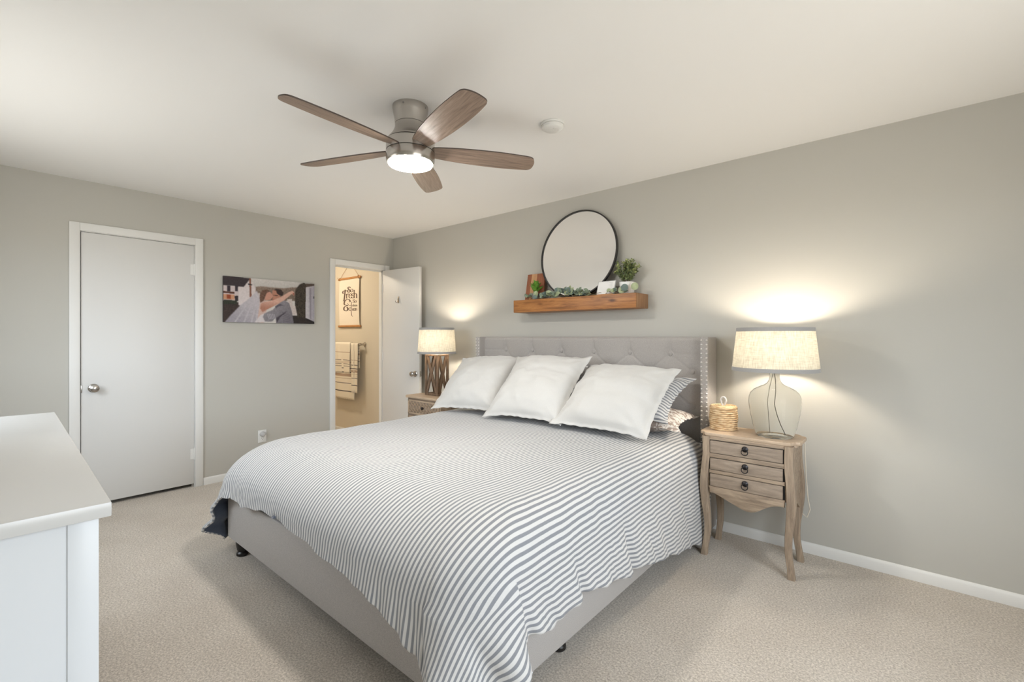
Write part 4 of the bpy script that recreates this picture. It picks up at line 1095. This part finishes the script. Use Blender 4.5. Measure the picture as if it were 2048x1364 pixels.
# ------------------------------------------------------------------ right nightstand
NSX, NSY, NSZ = 3.937, -0.285, 0.722
ns = empty('nightstand', (NSX, NSY, 0), 'weathered oak nightstand with three drawers and curved legs right of the bed', 'nightstand')
hx, hy = .212, .125          # leg centres
LEGP = [(0, .014), (.03, .012), (.08, .002), (.14, -.006), (.22, -.004), (.30, .006), (.38, .013), (.45, .013), (.52, .006), (.60, -.002), (.66, -.001), (.70, .002)]
def cab_leg(sx, sy):
    b = MB(); rs = []
    zs = [p[0] for p in LEGP]; os_ = [p[1] for p in LEGP]
    for k in range(36):
        z = .70 * k / 35; o = float(np.interp(z, zs, os_)); w_ = float(np.interp(z, [0, .05, .2, .38, .70], [.019, .0165, .018, .023, .022]))
        # smooth the offset curve
        o = np.mean([np.interp(z + d_, zs, os_) for d_ in (-.03, -.015, 0, .015, .03)])
        o *= .8; w_ *= .92; c = Vector((sx * (hx + o * 1.15), sy * (hy + o * .75), z)); q = .003
        rs.append([(c.x + a * w_, c.y + b2 * w_, z) for a, b2 in ((-1, -.85), (-.85, -1), (.85, -1), (1, -.85), (1, .85), (.85, 1), (-.85, 1), (-1, .85))])
    b.rings(rs, M['driftwoodv']); return b.build('leg', ns)
for sx in (-1, 1):
    for sy in (-1, 1): cab_leg(sx, sy)
# top with notched, rounded corners
def top_outline(w_, d_, n=.030):
    def corner(cx_, cy_, sx, sy):
        # an ogee nick: from the end edge to the front edge
        pts = [(w_, d_ - n * 1.5), (w_ - n * .12, d_ - n * 1.15), (w_ - n * .55, d_ - n * .95), (w_ - n * .7, d_ - n * .55), (w_ - n * 1.0, d_ - n * .12), (w_ - n * 1.4, d_)]
        return [(sx * p[0], sy * p[1]) for p in pts]
    o = corner(0, 0, 1, 1); q = corner(0, 0, -1, 1)[::-1]; r = corner(0, 0, -1, -1); s = corner(0, 0, 1, -1)[::-1]
    return o + q + r + s
b = MB(); b.prism(top_outline(.262, .142, .042), .702, NSZ, M['drifttop'], bev=.005); b.build('tabletop', ns)
b = MB(); b.prism(top_outline(.245, .135), .692, .702, M['drifttop'], bev=.002); b.build('top_moulding', ns)
fy = -hy - .014
b = MB()
b.box((-hx, fy + .008, .400), (hx, hy, .692), M['driftwood']); b.box((-hx + .018, fy + .004, .402), (hx - .018, fy + .009, .69), M['darkgap']); b.build('case', ns)  # dark plate behind the drawers paints in the shade of their gaps
b = MB()
for (z0, z1) in ((.682, .694), (.580, .604), (.488, .508), (.398, .412)): b.box((-hx + .018, fy - .001, z0), (hx - .018, fy + .012, z1), M['driftwood'], .001)
b.build('drawer_divider', ns)
for sx in (-1, 1):
    b = MB(); b.box((sx * (hx + .010) - .006, -hy + .018, .40), (sx * (hx + .010) + .006, hy - .018, .692), M['driftwood'], .001)
    pl = [(-hy + .01, .40), (-hy + .01, .31), (-.07, .335), (-.02, .365), (.02, .365), (.07, .335), (hy - .01, .31), (hy - .01, .40)]
    b.prism(pl, sx * (hx + .006) - .006, sx * (hx + .006) + .006, M['driftwood'], axis='x'); b.build('side_panel', ns)
apr = [(-hx + .02, .402), (-hx + .02, .372)]
for k in range(25):
    t = k / 24; x = -hx + .022 + (2 * hx - .044) * t; s_ = math.sin(PI * t)
    apr.append((x, .374 - .066 * s_ ** 2.2 - .006 * math.sin(2 * PI * t * 2) * s_))
apr += [(hx - .02, .372), (hx - .02, .402)]
b = MB(); b.prism(apr[::-1], fy - .002, fy + .014, M['driftwood'], axis='y', bev=.002); b.build('apron', ns)
for i, (z0, z1) in enumerate(((.6075, .6775), (.511, .576), (.415, .485))):
    dr = MB(); dr.box((-hx + .024, fy - .006, z0), (hx - .028, fy + .01, z1), M['drawer'], .0015); dd = dr.build('drawer', ns)
    zc = (z0 + z1) / 2
    h = MB(); h.lathe([(.0003, 0), (.016, 0), (.0165, -.003), (.011, -.008), (.006, -.011), (.0003, -.012)], (0, fy - .006, zc + .012), M['bronze'], 24, axis='y')
    h.tube([(.0165 * math.sin(t), fy - .018 - .001 * math.cos(t), zc - .004 + .0165 * math.cos(t)) for t in [2 * PI * k / 28 for k in range(28)]], .0024, M['bronze'], 8, closed=True)
    h.build('ring_pull', dd)
b = MB(); b.tube([(hx + .03, hy + .02, .70), (hx + .035, hy + .03, .5), (hx + .045, hy + .028, .36), (hx + .055, hy + .03, .30), (hx + .04, hy + .032, .25), (hx + .01, hy + .034, .27), (-.02, hy + .036, .32)], .003, M['cord'], 8)
cdo = b.build('lamp_cord', None, (NSX, NSY, 0)); tag(cdo, 'thin pale lamp cord hanging down the wall behind the nightstand', 'cord')

# ------------------------------------------------------------------ basket
bk = empty('woven_basket', (3.775, -.262, NSZ + .001), 'small round woven seagrass basket with a white loop on the nightstand', 'basket')
b = MB(); rs = 11; rad = .074
for k in range(rs):
    z = .006 + .122 * k / (rs - 1); r = rad * (1 - .04 * abs(k / (rs - 1) - .5) * 2)
    pts = [(r * math.cos(t) + .0015 * math.sin(t * 9 + k), r * math.sin(t), z + .0012 * math.sin(t * 14 + k * PI)) for t in [2 * PI * q / 56 for q in range(56)]]
    b.tube(pts, .0068, M['jute'], 8, closed=True)
b.lathe([(.0005, 0), (rad * .93, 0), (rad * .97, .12), (rad * .9, .12), (rad * .88, .01), (.0005, .01)], (0, 0, .002), M['jute'], 40); b.build('body', bk)
b = MB(); b.lathe([(.0005, .126), (rad * .6, .127), (rad * 1.02, .129), (rad * 1.05, .134), (rad * 1.0, .140), (rad * .5, .141), (.0005, .141)], (0, 0, 0), M['jute'], 40)
for k in range(5): b.tube([((rad * (.2 + .18 * k)) * math.cos(t), (rad * (.2 + .18 * k)) * math.sin(t), .141) for t in [2 * PI * q / 40 for q in range(40)]], .004, M['jute'], 6, closed=True)
b.build('lid', bk)
b = MB(); b.tube([(.016 * math.sin(t) * (1.0 if math.cos(t) > 0 else .75) + .0, .0, .168 + .026 * math.cos(t)) for t in [2 * PI * q / 28 for q in range(28)]], .005, M['white_linen'], 8, closed=True); b.build('loop_handle', bk)

# ------------------------------------------------------------------ lamps
def shade(par, rb, rt, z0, z1, band=.021, mat='shade'):
    b = MB()
    def ring(r, z, n=72): return [(r * math.cos(2 * PI * k / n), r * math.sin(2 * PI * k / n), z) for k in range(n)]
    b.rings([ring(rb + (rt - rb) * k / 6, z0 + (z1 - z0) * k / 6) for k in range(7)], M[mat], cap=False); s = b.build('lamp_shade', par, recalc=False)
    for nm, za, zb in (('shade_band', z0, z0 + band), ('shade_band', z1 - band, z1)):
        q = MB(); r0 = rb + (rt - rb) * (za - z0) / (z1 - z0); r1 = rb + (rt - rb) * (zb - z0) / (z1 - z0)
        q.rings([ring(r0 + .0015, za), ring(r1 + .0015, zb), ring(r1 - .0015, zb), ring(r0 - .0015, za)], M['shadeband'], close_v=True); q.build(nm, s)
    q = MB(); q.tube([((rt - .002) * math.cos(t), (rt - .002) * math.sin(t), z1 - .012) for t in [2 * PI * k / 48 for k in range(48)]], .0015, M['nickel'], 6, closed=True)
    for a in (0, 2 * PI / 3, 4 * PI / 3): q.tube([(0, 0, z1 - .03), ((rt - .002) * math.cos(a), (rt - .002) * math.sin(a), z1 - .012)], .0015, M['nickel'], 6)
    q.build('shade_fitter', s); return s
LX, LY = 4.055, -.285
lr = empty('table_lamp', (LX, LY, NSZ + .001), 'lit table lamp with a clear glass jug base and linen drum shade', 'table lamp')
outer = [(.0005, 0), (.088, 0), (.095, .006), (.109, .052), (.121, .112), (.130, .165), (.132, .194), (.130, .22), (.122, .242), (.104, .262), (.077, .277), (.052, .288), (.038, .299), (.029, .315), (.025, .336), (.0255, .352), (.027, .358)]
inner = [(.0245, .358), (.023, .352), (.0225, .336), (.0265, .314), (.036, .2965), (.050, .2855), (.075, .2745), (.102, .2595), (.1195, .2405), (.1275, .219), (.1295, .194), (.1275, .165), (.1185, .112), (.1065, .053), (.093, .006), (.084, .003), (.0005, .003)]
b = MB(); b.lathe(outer + inner, (0, 0, 0), M['glass'], 64, cap=False); b.build('glass_base', lr)
b = MB(); b.lathe([(.0005, .352), (.028, .359), (.028, .368), (.012, .372), (.010, .416), (.016, .418), (.016, .47), (.0005, .47)], (0, 0, 0), M['nickel'], 28); b.build('neck_fitting', lr)
b = MB(); b.tube([(0, 0, .352), (.004, 0, .32), (.006, .002, .25), (-.002, .004, .18), (.012, .0, .12), (.03, .01, .06), (.05, .02, .012)], .0018, M['cord'], 8)
b.tube([(-.008, 0, .352), (-.026, .004, .27), (-.036, .0, .2), (-.03, .0, .1), (-.025, .01, .012)], .0012, M['cord'], 6); b.build('inner_cord', lr)
b = MB(); b.lathe([(.0005, z_ - .05) if q_ == 0 else (q_, z_ + d_) for (q_, d_, z_) in ((0, 0, .52), (.013, -.048, .52), (.018, -.035, .52), (.030, 0, .52), (.028, .025, .52), (.016, .043, .52), (.0005, .048, .52))], (0, 0, 0), M['bulb_r'], 24); b.build('bulb', lr)
shade(lr, .219, .193, .368, .612)

# left nightstand + lattice lamp
L2X, L2Y = 1.165, -.315
ns2 = empty('nightstand', (L2X + .02, L2Y, 0), 'pale wooden nightstand with a carved lattice drawer front left of the bed', 'nightstand')
b = MB(); b.prism(top_outline(.262, .205, .02), .698, .720, M['drifttop'], bev=.005); b.build('tabletop', ns2)
b = MB(); b.box((-.24, -.175, .36), (.24, .18, .698), M['driftwood'], .002); b.build('case', ns2)
for sx in (-1, 1):
    for sy in (-1, 1):
        b = MB(); b.rings([[(sx * .215 + a * w_, sy * .16 + c * w_, z) for a, c in ((-1, -1), (1, -1), (1, 1), (-1, 1))] for z, w_ in ((0, .014), (.36, .022))], M['driftwoodv']); b.build('leg', ns2)
for (z0, z1) in ((.545, .680), (.385, .525)):
    q = MB(); q.box((-.225, -.183, z0), (.225, -.174, z1), M['drawer'], .001)
    for e in (((-.225, -.188, z0), (.225, -.182, z0 + .014)), ((-.225, -.188, z1 - .014), (.225, -.182, z1)), ((-.225, -.188, z0), (-.211, -.182, z1)), ((.211, -.188, z0), (.225, -.182, z1))): q.box(*e, M['drifttop'], .001)
    dd = q.build('drawer', ns2)
    q = MB(); hh = z1 - z0 - .028; nc = 9
    for r_ in range(2):
        for c_ in range(nc):
            xc = -.211 + .422 * (c_ + .5) / nc; zc = z0 + .014 + hh * (r_ + .5) / 2; a_, c2_ = .422 / nc / 2, hh / 4
            q.tube([(xc - a_, -.186, zc), (xc, -.186, zc + c2_), (xc + a_, -.186, zc), (xc, -.186, zc - c2_)], .003, M['drifttop'], 6, closed=True)
            q.tube([(xc + .55 * a_ * math.cos(t), -.186, zc + .5 * c2_ * math.sin(t)) for t in [2 * PI * k / 12 for k in range(12)]], .0022, M['drifttop'], 5, closed=True)
    q.build('lattice', dd)
    q = MB(); q.lathe([(.0003, 0), (.012, 0), (.014, -.012), (.0003, -.018)], (0, -.188, (z0 + z1) / 2), M['bronze'], 18, axis='y'); q.build('knob', dd)
ll = empty('table_lamp', (L2X, L2Y, .721), 'lit table lamp with a brown wooden lattice base beside the open door', 'table lamp')
ww, dd_, hh = .096, .070, .392
b = MB()
for z0, z1 in ((0, .020), (hh - .016, hh)): b.box((-ww, -dd_, z0), (ww, dd_, z1), M['lampwood'], .002)
b.build('end_plate', ll)
b = MB()
for sx in (-1, 1):
    for sy in (-1, 1): b.box((sx * ww - (.022 if sx > 0 else 0), sy * dd_ - (.018 if sy > 0 else 0), .02), (sx * ww + (.022 if sx < 0 else 0), sy * dd_ + (.018 if sy < 0 else 0), hh - .016), M['lampwood'], .001)
b.build('post', ll)
def slat(mb, p0, p1, wd, th, face):
    p0, p1 = Vector(p0), Vector(p1); d_ = (p1 - p0).normalized(); n_ = Vector(face); s_ = d_.cross(n_).normalized()
    mb.rings([[p + s_ * a * wd / 2 + n_ * c * th / 2 for a, c in ((-1, -1), (1, -1), (1, 1), (-1, 1))] for p in (p0, p1)], M['lampwood'])
for (face, off) in (((0, -1, 0), -dd_), ((0, 1, 0), dd_), ((1, 0, 0), ww), ((-1, 0, 0), -ww)):
    b = MB(); isx = abs(face[1]) > 0; W2 = ww - .012 if isx else dd_ - .012
    def PT(u, z, e=0): return (u * W2, off + (-.004 - e if off < 0 else .004 + e) * -1, z) if isx else (off + (-.004 - e if off > 0 else .004 + e), u * W2, z)
    slat(b, PT(-.80, .018), PT(.70, hh - .014),   .029, .008, face); slat(b, PT(.80, .018, .004), PT(-.70, hh - .014, .004), .029, .008, face)
    b.build('lattice', ll)
b = MB(); b.lathe([(.0005, hh), (.012, hh), (.012, hh + .012), (.008, hh + .02), (.008, hh + .05), (.015, hh + .052), (.015, hh + .09), (.0005, hh + .09)], (0, 0, 0), M['nickel'], 24); b.build('neck_fitting', ll)
b = MB(); b.lathe([(.0005, hh + .09), (.013, hh + .092), (.018, hh + .11), (.030, hh + .145), (.028, hh + .17), (.016, hh + .188), (.0005, hh + .193)], (0, 0, 0), M['bulb_l'], 24); b.build('bulb', ll)
shade(ll, .185, .166, .398, .648, mat='shade2')

# ------------------------------------------------------------------ dresser
ds = empty('dresser', (3.441, -3.058, 0), 'long white dresser with a smooth top in the lower left foreground', 'dresser', rz=R_(-1.8))
b = MB(); b.box((-1.60, -.50, .932), (0, 0, .96), M['dressertop'], .002); b.build('top', ds)
b = MB(); b.box((-1.575, -.48, .08), (-.028, -.025, .932), M['dresser']); b.build('carcass', ds)
for x in (-1.58, -.068):
    for y in (-.49, -.062):
        b = MB(); b.box((x, y, 0), (x + .048, y + .045, .932), M['dresser'], .0015); b.build('corner_post', ds)
b = MB(); b.box((-.032, -.445, .16), (-.024, -.062, .932), M['dresser']); b.build('end_panel', ds)
b = MB(); b.box((-.064, -.445, .08), (-.0225, -.062, .15), M['dresser'], .001); b.build('bottom_rail', ds)
rows = [(.76, .915, 4), (.54, .74, 2), (.32, .52, 2), (.10, .30, 2)]
for (z0, z1, n_) in rows:
    wt = (1.53 - .04) / n_
    for k in range(n_):
        x0 = -1.535 + .0 + wt * k + .006; q = MB(); q.box((x0, -.03, z0), (x0 + wt - .012, -.0185, z1), M['dresser'], .002); dd = q.build('drawer', ds)
